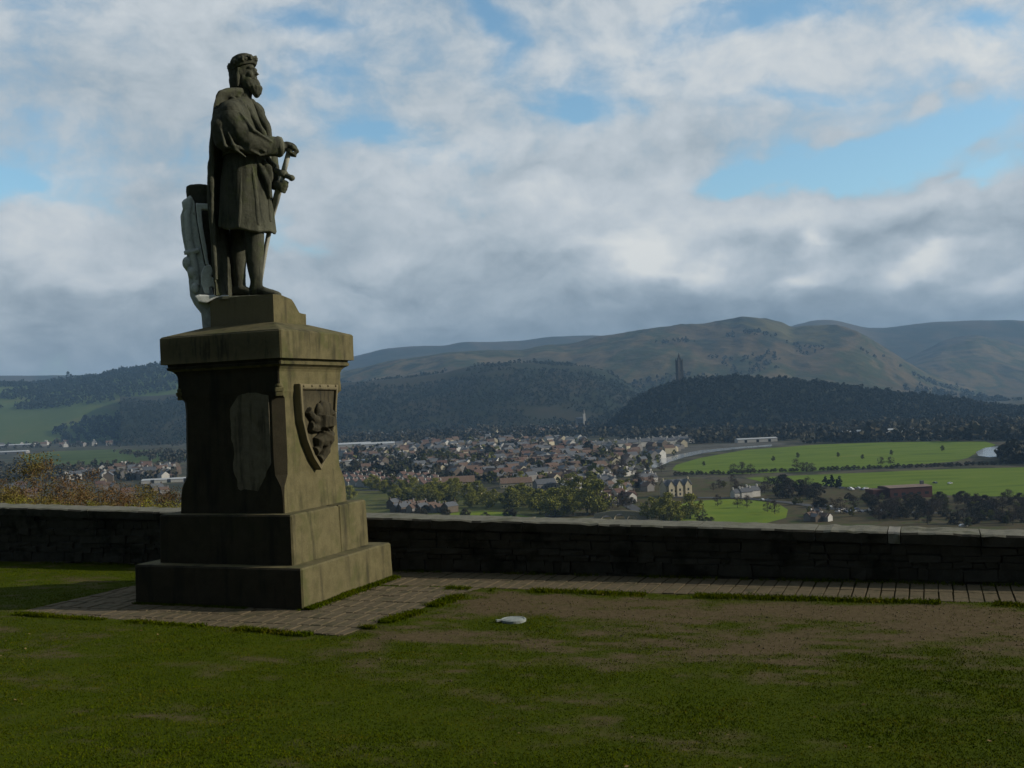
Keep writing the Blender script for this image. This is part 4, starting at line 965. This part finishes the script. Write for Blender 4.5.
# autumn-coloured trees on the rock slope just beyond the wall, left of the pedestal
def slope_tree(kind, px, top, Y, label, cat, group):
    p = at(px, top, Y); q = ws_of(p[0], p[1])[1]; zb = float(slope_z(np.array(q)))
    hh = p[2]-zb
    place_tree(pick(kind), (p[0], p[1], zb), hh/10., label, cat, group)
for px, top, Y, k in [(-30, 466, 105, 'rust'), (3, 474, 98, 'rust'), (18, 482, 84, 'rust'), (36, 450, 112, 'gold'), (52, 454, 108, 'rust'), (66, 472, 90, 'rust'), (84, 474, 118, 'gold'), (99, 464, 100, 'rust'), (114, 482, 112, 'rust'), (128, 487, 92, 'rust'), (144, 482, 106, 'gold'), (158, 489, 95, 'rust'), (174, 484, 116, 'rust'), (-10, 478, 120, 'gold')]:
    slope_tree(k, px, top, Y, {'rust': 'rust brown budding tree rising beyond the wall left of the pedestal', 'gold': 'golden brown budding tree rising beyond the wall left of the pedestal'}[k], 'tree', 'brown budding trees beyond the wall on the left')
for px, top, Y, k in [(6, 484, 70, 'gold'), (24, 492, 66, 'bram'), (44, 494, 68, 'gold'), (70, 496, 64, 'gold'), (92, 497, 66, 'bram'), (120, 498, 64, 'gold'), (150, 495, 68, 'bram'), (172, 497, 64, 'bram'), (58, 499, 62, 'bram'), (8, 496, 63, 'bram'), (104, 500, 60, 'gold'), (134, 500, 62, 'bram')]:
    slope_tree(k, px, top, Y, {'gold': 'golden bush low behind the wall at the far left', 'bram': 'yellow green bush low behind the wall at the far left'}[k], 'bush', 'bushes low behind the wall on the left')
# valley trees
def row(kind, pts, h, label, cat, group, jit=1.0):
    for px, py in pts:
        px += random.uniform(-1, 1)*jit; py += random.uniform(-.35, .35)*jit
        place_tree(pick(kind), on_plain(px, py), h*random.uniform(.75, 1.25)/10., label, cat, group)
def scat(n, poly):
    poly = [np.array(p, float) for p in poly]; xs = [p[0] for p in poly]; ys = [p[1] for p in poly]; o = []
    while len(o) < n:
        x, y = random.uniform(min(xs), max(xs)), random.uniform(min(ys), max(ys)); ins = False
        for i in range(len(poly)):
            (x1, y1), (x2, y2) = poly[i], poly[(i+1) % len(poly)]
            if (y1 > y) != (y2 > y) and x < (x2-x1)*(y-y1)/(y2-y1)+x1: ins = not ins
        if ins: o.append((x, y))
    return o
row('yg', [(540, 514), (556, 517), (573, 516), (588, 513), (597, 514), (566, 508), (580, 507), (553, 510)], 19, 'yellow green willow in the round clump left of the stone bridge', 'tree', 'willows in the round clump left of the bridge')
row('yg', [(651, 520), (664, 522), (678, 521), (690, 519), (658, 517), (668, 514)], 14, 'yellow green willow between the stone bridge and the bright park', 'tree', 'willows between the bridge and the park')
row('yg', scat(40, [(345, 487), (470, 492), (535, 500), (535, 510), (345, 505)]), 12, 'yellow green tree below the red roofed terraces right of the pedestal', 'tree', 'yellow green trees below the red roofs')
row('olive', scat(16, [(340, 484), (470, 490), (550, 500), (545, 512), (345, 508)]), 11, 'olive tree among the yellow green ones below the red roofs', 'tree', 'olive trees below the red roofs')
row('olive', [(432, 463), (440, 465), (449, 464), (458, 466), (466, 464), (424, 466), (473, 467)], 15, 'olive tree in the tall clump in the middle of the town', 'tree', 'olive trees in the clump amid the town')
row('bare', scat(14, [(605, 465), (660, 468), (668, 490), (640, 495), (612, 482)]), 12, 'dark bare tree beside the river left of the bright fields', 'tree', 'bare trees beside the river')
row('bare', scat(16, [(690, 480), (760, 484), (810, 490), (810, 502), (740, 496), (690, 494)]), 8.5, 'dark bare tree on the near edge of the bright fields', 'tree', 'bare trees on the near edge of the fields')
row('hedge', scat(8, [(780, 490), (820, 490), (820, 500), (780, 500)]), 10, 'dark rounded thicket left of the red brown building', 'bush', 'thickets left of the red building')
row('olive', scat(40, [(700, 486), (820, 494), (1030, 506), (1030, 530), (800, 526), (790, 500)]), 5, 'small olive bush in the brown scrub below the fields', 'bush', 'olive bushes in the brown scrub below the fields')
row('dark', [(826, 487.5), (831, 488), (836, 488), (841, 487.5)], 9, 'dense dark evergreen in the clump left of the red brown building', 'tree', 'evergreens left of the red building')
row('hedge', scat(64, [(800, 500), (900, 498), (1030, 502), (1030, 527), (940, 524), (860, 517), (820, 508)]), 5.5, 'dark bush in the scrub below the red brown building', 'bush', 'bushes in the scrub below the red building')
row('bare', scat(36, [(800, 504), (930, 505), (1034, 503), (1034, 530), (930, 526), (850, 518)]), 8, 'bare brown tree in the scrub below the red brown building', 'tree', 'bare trees in the scrub below the red building')
row('hedge', [(675+i*4.4, 475.4-(i/80.)*11.7) for i in range(81)], 3.3, 'dark hedgerow bush on the line between the two bright green fields', 'bush', 'bushes of the hedgerow between the fields', 1.2)
row('bare', [(735, 474), (742, 474), (752, 474.5), (797, 470), (803, 471), (807, 472), (812, 471), (882, 466), (891, 465)], 10, 'bare tree standing in the hedgerow between the bright green fields', 'tree', 'bare trees in the hedgerow between the fields')
row('olive', [(800, 459), (890, 456), (836, 458), (776, 462), (940, 452), (705, 466), (860, 459), (1005, 462), (1012, 462)], 5.5, 'small tree standing alone in the upper bright green field', 'tree', 'lone trees in the upper field', 3)
row('bare', [(703, 519), (738, 508), (718, 506), (748, 508), (768, 512), (775, 514)], 8, 'small bare tree on the bright park lawn', 'tree', 'bare trees on the park lawn')
row('hedge', [(700, 522), (706, 522.5), (712, 522)], 3.6, 'low dark bush at the near edge of the park lawn', 'bush', 'low bushes on the park lawn')
row('olive', scat(30, [(345, 455), (420, 447), (600, 447), (610, 470), (520, 482), (345, 474)]), 10, 'light olive tree among the packed houses of the town', 'tree', 'olive trees among the houses of the town')
row('yg', scat(12, [(440, 470), (560, 465), (640, 480), (640, 498), (540, 490)]), 10, 'yellow green tree among the nearer houses of the town', 'tree', 'yellow green trees among the nearer houses')
row('bare', scat(26, [(350, 457), (420, 450), (520, 445), (600, 452), (605, 470), (520, 478), (350, 472)]), 11, 'bare brown tree among the packed houses of the town', 'tree', 'bare trees among the houses of the town')
row('bare', scat(12, [(590, 499), (640, 498), (640, 509), (600, 509), (575, 514)]), 7, 'dark bare tree crowding round the stone bridge', 'tree', 'bare trees round the bridge')
row('hedge', scat(10, [(585, 496), (640, 496), (632, 508), (600, 508)]), 5.5, 'dark bush between the willows and the stone bridge', 'bush', 'bushes between the willows and the bridge')
row('hedge', scat(14, [(380, 510), (470, 514), (560, 520), (380, 522)]), 5, 'low dark bush just over the wall right of the pedestal', 'bush', 'bushes just over the wall right of the pedestal')
# far woods of the valley, one mass
def flat_wood(polys, n, mat, size, nq, seed):
    P = np.array([on_plain(*p) for poly, k in polys for p in scat(int(n*k), poly)]); wood('woodland', P, mat, size, nq, seed)
flat_wood([([(340, 431), (600, 424), (600, 437), (480, 441), (340, 448)], .4), ([(780, 428), (1040, 421), (1040, 433), (940, 434), (830, 436.5), (770, 441)], .22), ([(580, 424), (700, 428), (780, 436), (690, 443), (600, 438)], .15), ([(820, 440), (1040, 437), (1040, 441), (900, 441.5), (800, 444)], .08), ([(1000, 456), (1040, 455), (1040, 466), (1000, 463)], .03), ([(640, 437), (800, 434), (800, 440), (700, 444), (640, 441)], .12)], 3000, L_WOODV, 7.5, 18, 11)
flat_wood([([(-60, 437), (190, 432), (190, 447), (100, 447), (-60, 452)], .35), ([(110, 452), (190, 452), (190, 463), (150, 461)], .08), ([(340, 452), (520, 443), (620, 450), (620, 468), (480, 486), (340, 480)], .33), ([(-40, 466), (180, 466), (180, 480), (-40, 484)], .24)], 1500, L_WOODV, 5.5, 18, 12)

flat_wood([([(342, 450), (420, 443), (520, 438), (600, 442), (690, 446), (650, 470), (600, 484), (520, 486), (430, 480), (345, 472)], 1.0)], 420, L_OLIVE, 4.6, 16, 13)
# ------------------------------------------------------------------ houses
def house_proto(name, wallmat, roofmat, L_, W_, H_, pitch=.62, chim=1, win=True, seed=0):
    root = bpy.data.objects.new(name, None); col.objects.link(root)
    a, b_, rh = L_/2, W_/2, W_/2*pitch*1.25
    mb = MB(); V = [(-a, -b_, -1), (a, -b_, -1), (a, b_, -1), (-a, b_, -1), (-a, -b_, H_), (a, -b_, H_), (a, b_, H_), (-a, b_, H_), (-a, 0, H_+rh), (a, 0, H_+rh)]
    mb.add(V, [(0, 1, 5, 4), (2, 3, 7, 6), (1, 2, 6, 9, 5), (3, 0, 4, 8, 7), (4, 5, 9, 8), (6, 7, 8, 9)]); mb.build('wall', wallmat, root)
    mb = MB(); e = .25; k = rh/b_
    for sg in (-1, 1):
        mb.prism([(-a-e, sg*(b_+.35), H_-.35*k+.06), (a+e, sg*(b_+.35), H_-.35*k+.06), (a+e, 0, H_+rh+.06), (-a-e, 0, H_+rh+.06)], (0, 0, .22))
    rf = mb.build('roof', roofmat, root)
    for i in range(chim):
        mb = MB(); cx = (a-.5)*(1 if i == 0 else -1); mb.box((cx, 0, H_+rh+.5), (.45, .8, .9)); 
        for t in (-.4, .4): mb.tube([(cx, t, H_+rh+1.3), (cx, t, H_+rh+1.75)], [.16, .14], 6)
        mb.build('chimney', wallmat if wallmat is not W_YEL else W_CREAM, rf)
    if win:
        nx = max(2, int(L_/2.8))
        for sg in (-1, 1):
            for fl in range(2 if H_ > 4 else 1):
                for i in range(nx):
                    x = -a+(i+.5)*L_/nx; mb = MB(); mb.box((x, sg*(b_+.02), 1.5+fl*2.7), (.5, .05, .65)); mb.build('window', M_GLASS, root)
        mb = MB(); mb.box((.0+L_/nx*.5*(nx % 2), -(b_+.03), .95), (.45, .05, 1.0)); mb.build('door', R_BROWN, root)
    KIDS[root.name] = list(root.children)
    for ch in root.children: KIDS[ch.name] = list(ch.children)
    return root
HP = {
 'white_slate': house_proto('house', W_WHITE, R_SLATE, 10, 7.5, 4.8, chim=2, win=False),
 'white_red': house_proto('house', W_WHITE, R_RED, 9.5, 7.5, 4.8, chim=1, win=False),
 'grey_brown': house_proto('house', W_GREY, R_BROWN, 10.5, 7.5, 4.8, chim=1, win=False),
 'stone_slate': house_proto('house', W_STONE, R_SLATE, 12, 8, 5.4, chim=2, win=False),
 'stone_red': house_proto('house', W_STONE, R_RED, 11, 8, 5.0, chim=1, win=False),
 'cream_brown': house_proto('house', W_CREAM, R_BROWN, 10, 7.5, 4.8, chim=1, win=False),
}
HUSED = set()
def put_house(kind, px, py, rz, sc, label, group):
    p = HP[kind]; o = p if kind not in HUSED else copy_tree(p); HUSED.add(kind)
    o.location = on_plain(px, py); o.rotation_euler = (0, 0, rz); o.scale = (sc, sc, sc)
    o['label'] = label; o['category'] = 'house'; o['group'] = group; return o
KW = {'white_slate': 'white slate roofed', 'white_red': 'white red roofed', 'grey_brown': 'grey brown roofed', 'stone_slate': 'brown stone slate roofed', 'stone_red': 'brown stone red roofed', 'cream_brown': 'cream brown roofed'}
def town(pts, kinds, sc, where, group, rz=None):
    for px, py in pts:
        k = random.choice(kinds); a = random.choice((0.5, 2.07))+random.gauss(0, .18) if rz is None else rz+random.gauss(0, .05)
        put_house(k, px, py, a, sc*random.uniform(.85, 1.15), KW[k]+' house '+where, KW[k]+' houses '+group)
ALLK = ['white_slate', 'grey_brown', 'stone_slate', 'stone_red', 'cream_brown', 'stone_slate', 'stone_red', 'grey_brown']
for j in range(3):
    town([(342+i*7.6+j*2.5, 477.0+j*4.4+i*.36) for i in range(13)], ['white_red'], 1.0, 'in the red terraces right of the pedestal', 'in the red terraces', 1.15)
town(scat(92, [(345, 455), (420, 446), (520, 441), (590, 445), (625, 456), (615, 474), (590, 484), (540, 486), (470, 480), (345, 472)]), ALLK, 1.05, 'packed in the middle of the town', 'packed in the middle of the town')
town(scat(34, [(585, 468), (650, 470), (660, 488), (640, 494), (590, 494), (560, 484)]), ['white_slate', 'stone_slate', 'white_slate', 'grey_brown'], .95, 'near the river left of the big stone villa', 'near the river left of the villa')
town([(600+i*6.4, 448.6-i*.42+(0.6 if i % 2 else 0)) for i in range(15)], ['white_slate'], 1.35, 'in the white row along the far river bank', 'along the far river bank', .25)
town(scat(24, [(355, 437), (480, 430), (575, 424), (600, 432), (480, 437), (380, 441)]), ['white_slate', 'grey_brown', 'cream_brown'], 1.25, 'at the foot of the dark wooded hill', 'at the foot of the wooded hill')
town(scat(22, [(95, 470), (178, 466), (178, 478), (100, 484)]), ['white_slate', 'grey_brown', 'stone_slate'], 1.3, 'beyond the brown trees left of the pedestal', 'beyond the brown trees on the left')
town(scat(14, [(5, 488), (90, 486), (170, 487), (170, 498), (10, 498)]), ['stone_slate', 'grey_brown', 'stone_red'], 1.0, 'seen through the brown trees at the left', 'seen through the trees at the left')
town(scat(14, [(40, 441), (110, 440), (110, 446), (40, 448)]), ['white_slate', 'grey_brown'], 1.5, 'below the green slope at the far left', 'below the green slope')
town(scat(16, [(385, 507), (455, 511), (450, 515), (385, 513)]), ['stone_slate', 'grey_brown'], .75, 'in the dark row just over the wall', 'in the dark row just over the wall', .9)
town(scat(10, [(600, 496), (640, 500), (630, 508), (590, 502)]), ['stone_red', 'white_red'], .85, 'among dark trees above the stone bridge', 'above the stone bridge')
town(scat(7, [(835, 521), (800, 523), (785, 524), (815, 516)]), ['stone_slate', 'grey_brown', 'white_red'], .6, 'just over the wall below the parked cars', 'just over the wall below the parked cars')
town([(745, 497.5), (738, 498), (752, 496.5)], ['white_slate'], .85, 'beside the road above the bright park', 'beside the road above the park', .3)

# the rest of the town, small with distance: one mass of houses
def house_mass(pts, seed, sc=1.1):
    r = np.random.default_rng(seed); parts = {}
    for px, py in pts:
        p = on_z(px, py, PZ); a = random.choice((.5, 2.07))+r.normal()*.2; k = r.integers(0, 7); s = sc*r.uniform(.75, 1.35)
        L_, W_, H_ = 5.2*s, 3.7*s, 4.8*s; rh = 2.9*s
        V = np.array([(-L_, -W_, -1), (L_, -W_, -1), (L_, W_, -1), (-L_, W_, -1), (-L_, -W_, H_), (L_, -W_, H_), (L_, W_, H_), (-L_, W_, H_), (-L_, 0, H_+rh), (L_, 0, H_+rh)])
        V = np.c_[V[:, 0]*math.cos(a)-V[:, 1]*math.sin(a), V[:, 0]*math.sin(a)+V[:, 1]*math.cos(a), V[:, 2]]+p
        parts.setdefault('w', []).append((V, k)) 
    V = np.concatenate([v for v, _ in parts['w']]); n = len(parts['w']); off = (np.arange(n)*10)[:, None, None]
    quad_ = np.array([(0, 1, 5, 4), (2, 3, 7, 6), (1, 2, 6, 5), (3, 0, 4, 7), (5, 6, 9, 9), (7, 4, 8, 8), (4, 5, 9, 8), (6, 7, 8, 9)])
    F_ = (quad_[None]+off).reshape(-1, 4)
    me = bpy.data.meshes.new('town_houses'); fl = [tuple(dict.fromkeys(f)) for f in F_.tolist()]
    me.from_pydata(V.tolist(), [], fl)
    for m_ in (W_WHITE, W_GREY, W_STONE, W_CREAM, R_SLATE, R_BROWN, R_RED): me.materials.append(m_)
    wl, rf = (0, 1, 2, 2, 3, 1, 2), (4, 5, 4, 6, 5, 4, 5)
    for i, pl in enumerate(me.polygons):
        k = parts['w'][i//8][1]; pl.material_index = wl[k] if i % 8 < 6 else rf[k]
    link(bpy.data.objects.new('town_houses', me), None, kind='stuff')
house_mass(scat(40, [(600, 450), (690, 446), (650, 462), (610, 468)])+scat(330, [(342, 452), (420, 443), (520, 437), (590, 441), (600, 452), (560, 458), (470, 456), (345, 462)])+scat(260, [(400, 464), (480, 458), (600, 456), (618, 464), (600, 480), (520, 484), (430, 474)])+scat(60, [(350, 440), (480, 431), (590, 427), (600, 434), (480, 439)])+scat(50, [(100, 470), (178, 466), (178, 480), (110, 484), (60, 478)])+scat(30, [(0, 441), (100, 438), (178, 434), (178, 441), (0, 447)]), 3)

# landmark buildings, each by itself
def landmark(name, label, cat, px, py, rz, wallmat, roofmat, L_, W_, H_, chim=1, pitch=.62, win=True):
    o = house_proto(name, wallmat, roofmat, L_, W_, H_, pitch, chim, win); o.location = on_plain(px, py); o.rotation_euler = (0, 0, rz); o['label'] = label; o['category'] = cat; return o
landmark('house', 'bright yellow gabled house in front of the widest long tan roof', 'house', 475, 495, 1.25, W_YEL, R_SLATE, 11, 8.5, 6.5)
landmark('house', 'tall cream gabled house at the top of the round willow clump', 'house', 563, 498, 1.3, W_CREAM, R_SLATE, 12, 9, 8)
landmark('terraced_building', 'long building under the widest tan roof directly left of the yellow house', 'building', 456, 487.5, .12, W_CREAM, R_TAN, 34, 13, 5, 0)
landmark('terraced_building', 'long low building with a tan roof right of the yellow house', 'building', 516, 487, .1, W_CREAM, R_TAN, 28, 11, 4, 0)
landmark('terraced_building', 'long grey roofed building between the tan roof and the cream house', 'building', 545, 488, .35, W_GREY, R_SLATE, 18, 10, 4, 0)
v = landmark('villa', 'large pale stone villa with steep gables beside the river trees', 'villa', 676, 496, .35, W_CREAM, R_SLATE, 22, 10, 8.5, 2)
for i, x in enumerate((-7, 0, 7)):
    mb = MB(); mb.prism([(x-2.4, -6.8, -1), (x+2.4, -6.8, -1), (x+2.4, -6.8, 8.6), (x, -6.8, 12.2), (x-2.4, -6.8, 8.6)], (0, 6, 0)); gb = mb.build('gable_bay', W_CREAM, v)
    for z in (2, 5.2): mb = MB(); mb.box((x, -6.83, z), (.7, .06, .9)); mb.build('window', M_GLASS, gb)
    mb = MB()
    for sg in (-1, 1): mb.prism([(x, -7.1, 12.35), (x+sg*2.9, -7.1, 8.0), (x+sg*2.9, -7.1, 8.25), (x, -7.1, 12.65)], (0, 6.5, 0))
    mb.build('gable_roof', R_SLATE, gb)
# low red brown building with a flat tan roof
rb = thing('low_building', 'low red brown building with a curved flat roof at the edge of the lower field', 'building', on_plain(905, 497), .12)
mb = MB(); mb.box((0, 0, 3.2), (15, 9, 4.2)); mb.build('wall', M_RBRICK, rb)
mb = MB(); mb.rings([np.array([(x, -9.4, 7.42), (x, -5, 8.0), (x, 0, 8.25), (x, 5, 8.0), (x, 9.4, 7.42), (x, 9.4, 7.41), (x, -9.4, 7.41)]) for x in (-15.4, 15.4)]); mb.build('roof', R_BUFF, rb)
mb = MB(); mb.box((-20, 1, 3.4), (4.9, 6, 3.0)); mb.build('side_wing', M_RBRICK, rb)
for i in range(5): mb = MB(); mb.box((-11+5.5*i, -9.03, 3.2), (1.4, .05, .9)); mb.build('window', M_GLASS, rb)
mb = MB(); mb.box((12.5, 0, 9.2), (1.0, 1.0, 1.4)); mb.build('roof_vent', R_SLATE, rb)
def shed(label, px, py, rz, L_, W_, H_, wm=W_WHITE, rm=R_PALE):
    o = thing('warehouse', label, 'warehouse', on_plain(px, py), rz); a, b_ = L_/2, W_/2
    mb = MB(); mb.box((0, 0, H_/2-.5), (a, b_, H_/2+.5)); mb.build('wall', wm, o)
    mb = MB(); mb.rings([np.array([(x, -b_-.4, H_+.02), (x, 0, H_+W_*.09), (x, b_+.4, H_+.02)]) for x in (-a-.3, a+.3)]); mb.build('roof', rm, o)
    for i in range(3): mb = MB(); mb.box((-a+L_*(.2+.3*i), -b_-.04, 2.0), (2.0, .05, 2.0)); mb.build('loading_door', M_GLASS, o)
shed('long white warehouse just right of the pedestal at the edge of the town', 350, 449.5, .1, 75, 30, 10); shed('shorter white warehouse second from the pedestal at the edge of the town', 378, 448.5, .1, 60, 30, 9)
shed('long low white building above the red terraces beside the pedestal', 352, 465, .15, 55, 16, 6); shed('long pale shed at the foot of the wooded crag on the right', 878, 434, .05, 130, 20, 6)
shed('pale factory shed at the far left edge below the green slope', 16, 447, .1, 110, 30, 6, W_GREY); shed('lower pale factory shed at the far left edge, nearer than its neighbour', 8, 454, .1, 90, 26, 5, W_GREY)
shed('long white roofed hall against the left edge of the pedestal', 170, 482, .18, 60, 16, 3.5); shed('white flat building on the far river bank beside the mud', 756, 442, .1, 60, 16, 5)
# white church with a thin spire at the foot of the hill
ch = thing('church', 'white church with a thin tall tower at the foot of the wooded hill', 'church', on_z(581, 421, PZ+0), .2)
k = 2.2
p_ch = ch.location; dist = p_ch[1]
Yc_ = 2600.; pc = at(581, 421, Yc_); ch.location = (pc[0], pc[1], PZ)
zt = at(583, 410.5, Yc_)[2]-PZ; zb_ = pc[2]-PZ
mb = MB(); mb.box((0, 0, zb_/2+3), (12, 6, zb_/2+3)); mb.build('nave', W_GREY, ch)
mb = MB(); mb.prism([(-12.5, -6.5, zb_+6), (-12.5, 6.5, zb_+6), (-12.5, 0, zb_+10)], (25, 0, 0)); mb.build('roof', R_SLATE, ch)
mb = MB(); mb.box((6, -8.5, zb_/2+9), (2.6, 2.6, zb_/2+9)); tw = mb.build('tower', W_WHITE, ch)
mb = MB(); mb.tube([(6, -8.5, zb_+18), (6, -8.5, zt+4)], [2.6, .3], 8); mb.build('spire', W_GREY, tw)
# arched stone bridge
br = thing('stone_bridge', 'old arched stone bridge at the edge of the willows', 'bridge', on_plain(622, 519.5), -.35)
mb = MB(); br.scale = (.62, .62, .62); arch = [(-26, 0), (-26, 5.0), (-10, 7.4), (0, 8.0), (10, 7.4), (26, 5.0), (26, 0), (17, 0)]
def arc(cx, r_): return [(cx+r_*math.cos(t), r_*math.sin(t)*1.05) for t in np.linspace(0, math.pi, 12)]
prof_ = [(-28, -2), (-28, 5), (-10, 7.6), (0, 8.2), (10, 7.6), (28, 5), (28, -2), (18.5, -2)]+[(11.5+6*math.cos(t), 5*math.sin(t)) for t in np.linspace(0, math.pi, 10)]+[(5.5, -2), (4, -2)]+[(-2+6*math.cos(t), 6*math.sin(t)) for t in np.linspace(0, math.pi, 10)]+[(-8, -2), (-9.5, -2)]+[(-15.5+6*math.cos(t), 4.6*math.sin(t)) for t in np.linspace(0, math.pi, 10)]+[(-21.5, -2)]
mb.prism([(x, -3, z) for x, z in prof_], (0, 6, 0)); mb.build('arches', W_CREAM, br)
for sg in (-3.2, 2.9):
    mb = MB(); mb.prism([(-28, sg, 4.9), (-10, sg, 7.5), (0, sg, 8.1), (10, sg, 7.5), (28, sg, 4.9), (28, sg, 6.1), (10, sg, 8.7), (0, sg, 9.3), (-10, sg, 8.7), (-28, sg, 6.1)], (0, .3, 0)); mb.build('parapet', W_CREAM, br)
# the tall Gothic tower on the crag
Yt = 2430.; pb = at(680, 383, Yt); zt = at(680, 353, Yt)[2]; z0 = pb[2]-8; Ht = zt-z0
M_TOWER = flat('tower_stone', (.060, .056, .054), .9, .2, .1)
tw = thing('stone_tower', 'tall square stone tower with a crown of pinnacles on the wooded crag', 'tower', (pb[0], pb[1], z0), .3)
a = 5.6
mb = MB(); hs = Ht*.74; mb.rings([np.array([(-a*k, -a*k, z), (a*k, -a*k, z), (a*k, a*k, z), (-a*k, a*k, z)]) for z, k in ((-10, 1.1), (hs*.5, 1.0), (hs, .90), (hs+.5, 1.04), (hs+3, 1.04))]); mb.build('shaft', M_TOWER, tw)
for sx in (-1, 1):
    for sy in (-1, 1):
        mb = MB(); mb.box((sx*a*.96, sy*a*.96, hs/2), (1.2, 1.2, hs/2+2), 0); mb.tube([(sx*a, sy*a, hs+2), (sx*a, sy*a, hs+8)], [1.8, .2], 6); mb.build('corner_pinnacle', M_TOWER, tw)
mb = MB()
for i in range(8):
    t = i*math.pi/4; x, y = math.cos(t)*a*.85, math.sin(t)*a*.85
    mb.tube([(x, y, hs+2), (x*.7, y*.7, hs+8), (x*.2, y*.2, Ht*.9)], [1.1, .9, .8], 6)
mb.tube([(0, 0, Ht*.87), (0, 0, Ht*.93), (0, 0, Ht)], [2.6, 2.2, .2], 8); mb.build('crown_spire', M_TOWER, tw)
for i in range(4): mb = MB(); mb.box((0, -a-.06, 10+i*9), (.9, .25, 2.2)); mb.build('window', M_GLASS, tw)
mb = MB(); mb.box((a+3, 1, 4), (3.2, 4, 5)); mb.prism([(a-.5, -3.4, 9), (a-.5, 5.4, 9), (a-.5, 1, 12)], (7, 0, 0)); mb.build('side_hall', M_TOWER, tw)
# thin mast on the left
ms = thing('mast', 'thin pale chimney mast standing against the woods at the left', 'mast', on_z(137, 440, PZ), 0); Ym = 3250.; pm = at(137, 436, Ym); ms.location = (pm[0], pm[1], PZ); hm = at(136, 426, Ym)[2]-PZ
mb = MB(); mb.tube([(0, 0, 0), (0, 0, hm)], [1.9, 1.4], 10); mb.build('stack', W_GREY, ms); mb = MB(); mb.tube([(0, 0, hm), (0, 0, hm+1.2)], [2.2, 2.2], 10); mb.build('rim', W_GREY, ms)
# cars
def car_proto(paint):
    root = bpy.data.objects.new('car', None); col.objects.link(root)
    mb = MB(); pr = [(-2.1, .35), (2.1, .35), (2.15, .75), (1.9, .95), (1.0, 1.0), (.45, 1.42), (-1.1, 1.45), (-1.8, 1.0), (-2.15, .9)]
    mb.prism([(x, -.82, z) for x, z in pr], (0, 1.64, 0)); mb.build('body', paint, root)
    mb = MB(); mb.prism([(x, -.84, z) for x, z in ((.85, 1.02), (.42, 1.36), (-1.05, 1.38), (-1.55, 1.02))], (0, 1.68, 0)); mb.build('side_windows', M_GLASS, root)
    for x in (-1.3, 1.3):
        for y in (-.8, .62): mb = MB(); mb.tube([(x, y, .33), (x, y+.18, .33)], [.33, .33], 12); mb.build('wheel', M_TARMAC, root)
    KIDS[root.name] = list(root.children)
    for c_ in root.children: KIDS[c_.name] = []
    return root
CARS = [(car_proto(flat('white_car_paint', (.75, .76, .78), .3, .02, 1, .5)), 'white'), (car_proto(flat('dark_car_paint', (.05, .06, .09), .3, .05, 1, .5)), 'dark'), (car_proto(flat('silver_car_paint', (.42, .45, .48), .3, .03, 1, .5)), 'silver')]
cu = set()
for i, (px, py) in enumerate([(838, 513), (846, 513.4), (853, 512.6), (861, 513.2), (868, 512), (876, 512.6), (884, 512), (842, 510.6), (857, 510.4), (872, 509.8), (824, 507), (830, 508.2), (768, 501.6), (762, 501), (850, 489.4), (858, 489.2), (866, 489.6), (842, 489.0), (852, 490.6), (862, 490.8), (872, 490.8), (935, 484), (950, 484.4)]):
    p, nm = CARS[(i*7+i//3) % 3]; o = copy_tree(p) if nm in cu else p; cu.add(nm)
    o.location = on_plain(px, py)[:2]+(PZ+.36,); o.rotation_euler = (0, 0, random.choice((.4, 1.9, 1.9))+random.gauss(0, .1))
    wh = 'parked below the red brown building' if i < 14 else 'parked beside the red brown building' if i < 21 else 'parked out on the lower field'
    o['label'] = nm+' car '+wh; o['category'] = 'car'; o['group'] = nm+' cars '+wh
o = copy_tree(CARS[0][0]); o.location = on_plain(963, 527)[:2]+(PZ+.1,); o.rotation_euler = (0, 0, .2); o['label'] = 'lone white car showing just above the wall at the right'; o['category'] = 'car'
if 'group' in o: del o['group']

# ------------------------------------------------------------------ the air
mb = MB(); mb.box((0, 6000, (PZ-12+600)/2), (14000, 9000, (600-PZ+12)/2))
hz = bpy.data.materials.new('haze'); hz.use_nodes = True; nt = hz.node_tree; nt.nodes.clear()
o_ = nt.nodes.new('ShaderNodeOutputMaterial'); pv_ = nt.nodes.new('ShaderNodeVolumePrincipled')
pv_.inputs['Color'].default_value = (.37, .64, 1.0, 1); pv_.inputs['Density'].default_value = 6.8e-5; pv_.inputs['Anisotropy'].default_value = 0.1
nt.links.new(pv_.outputs[0], o_.inputs['Volume'])
mb.build('haze', hz, None, kind='stuff')
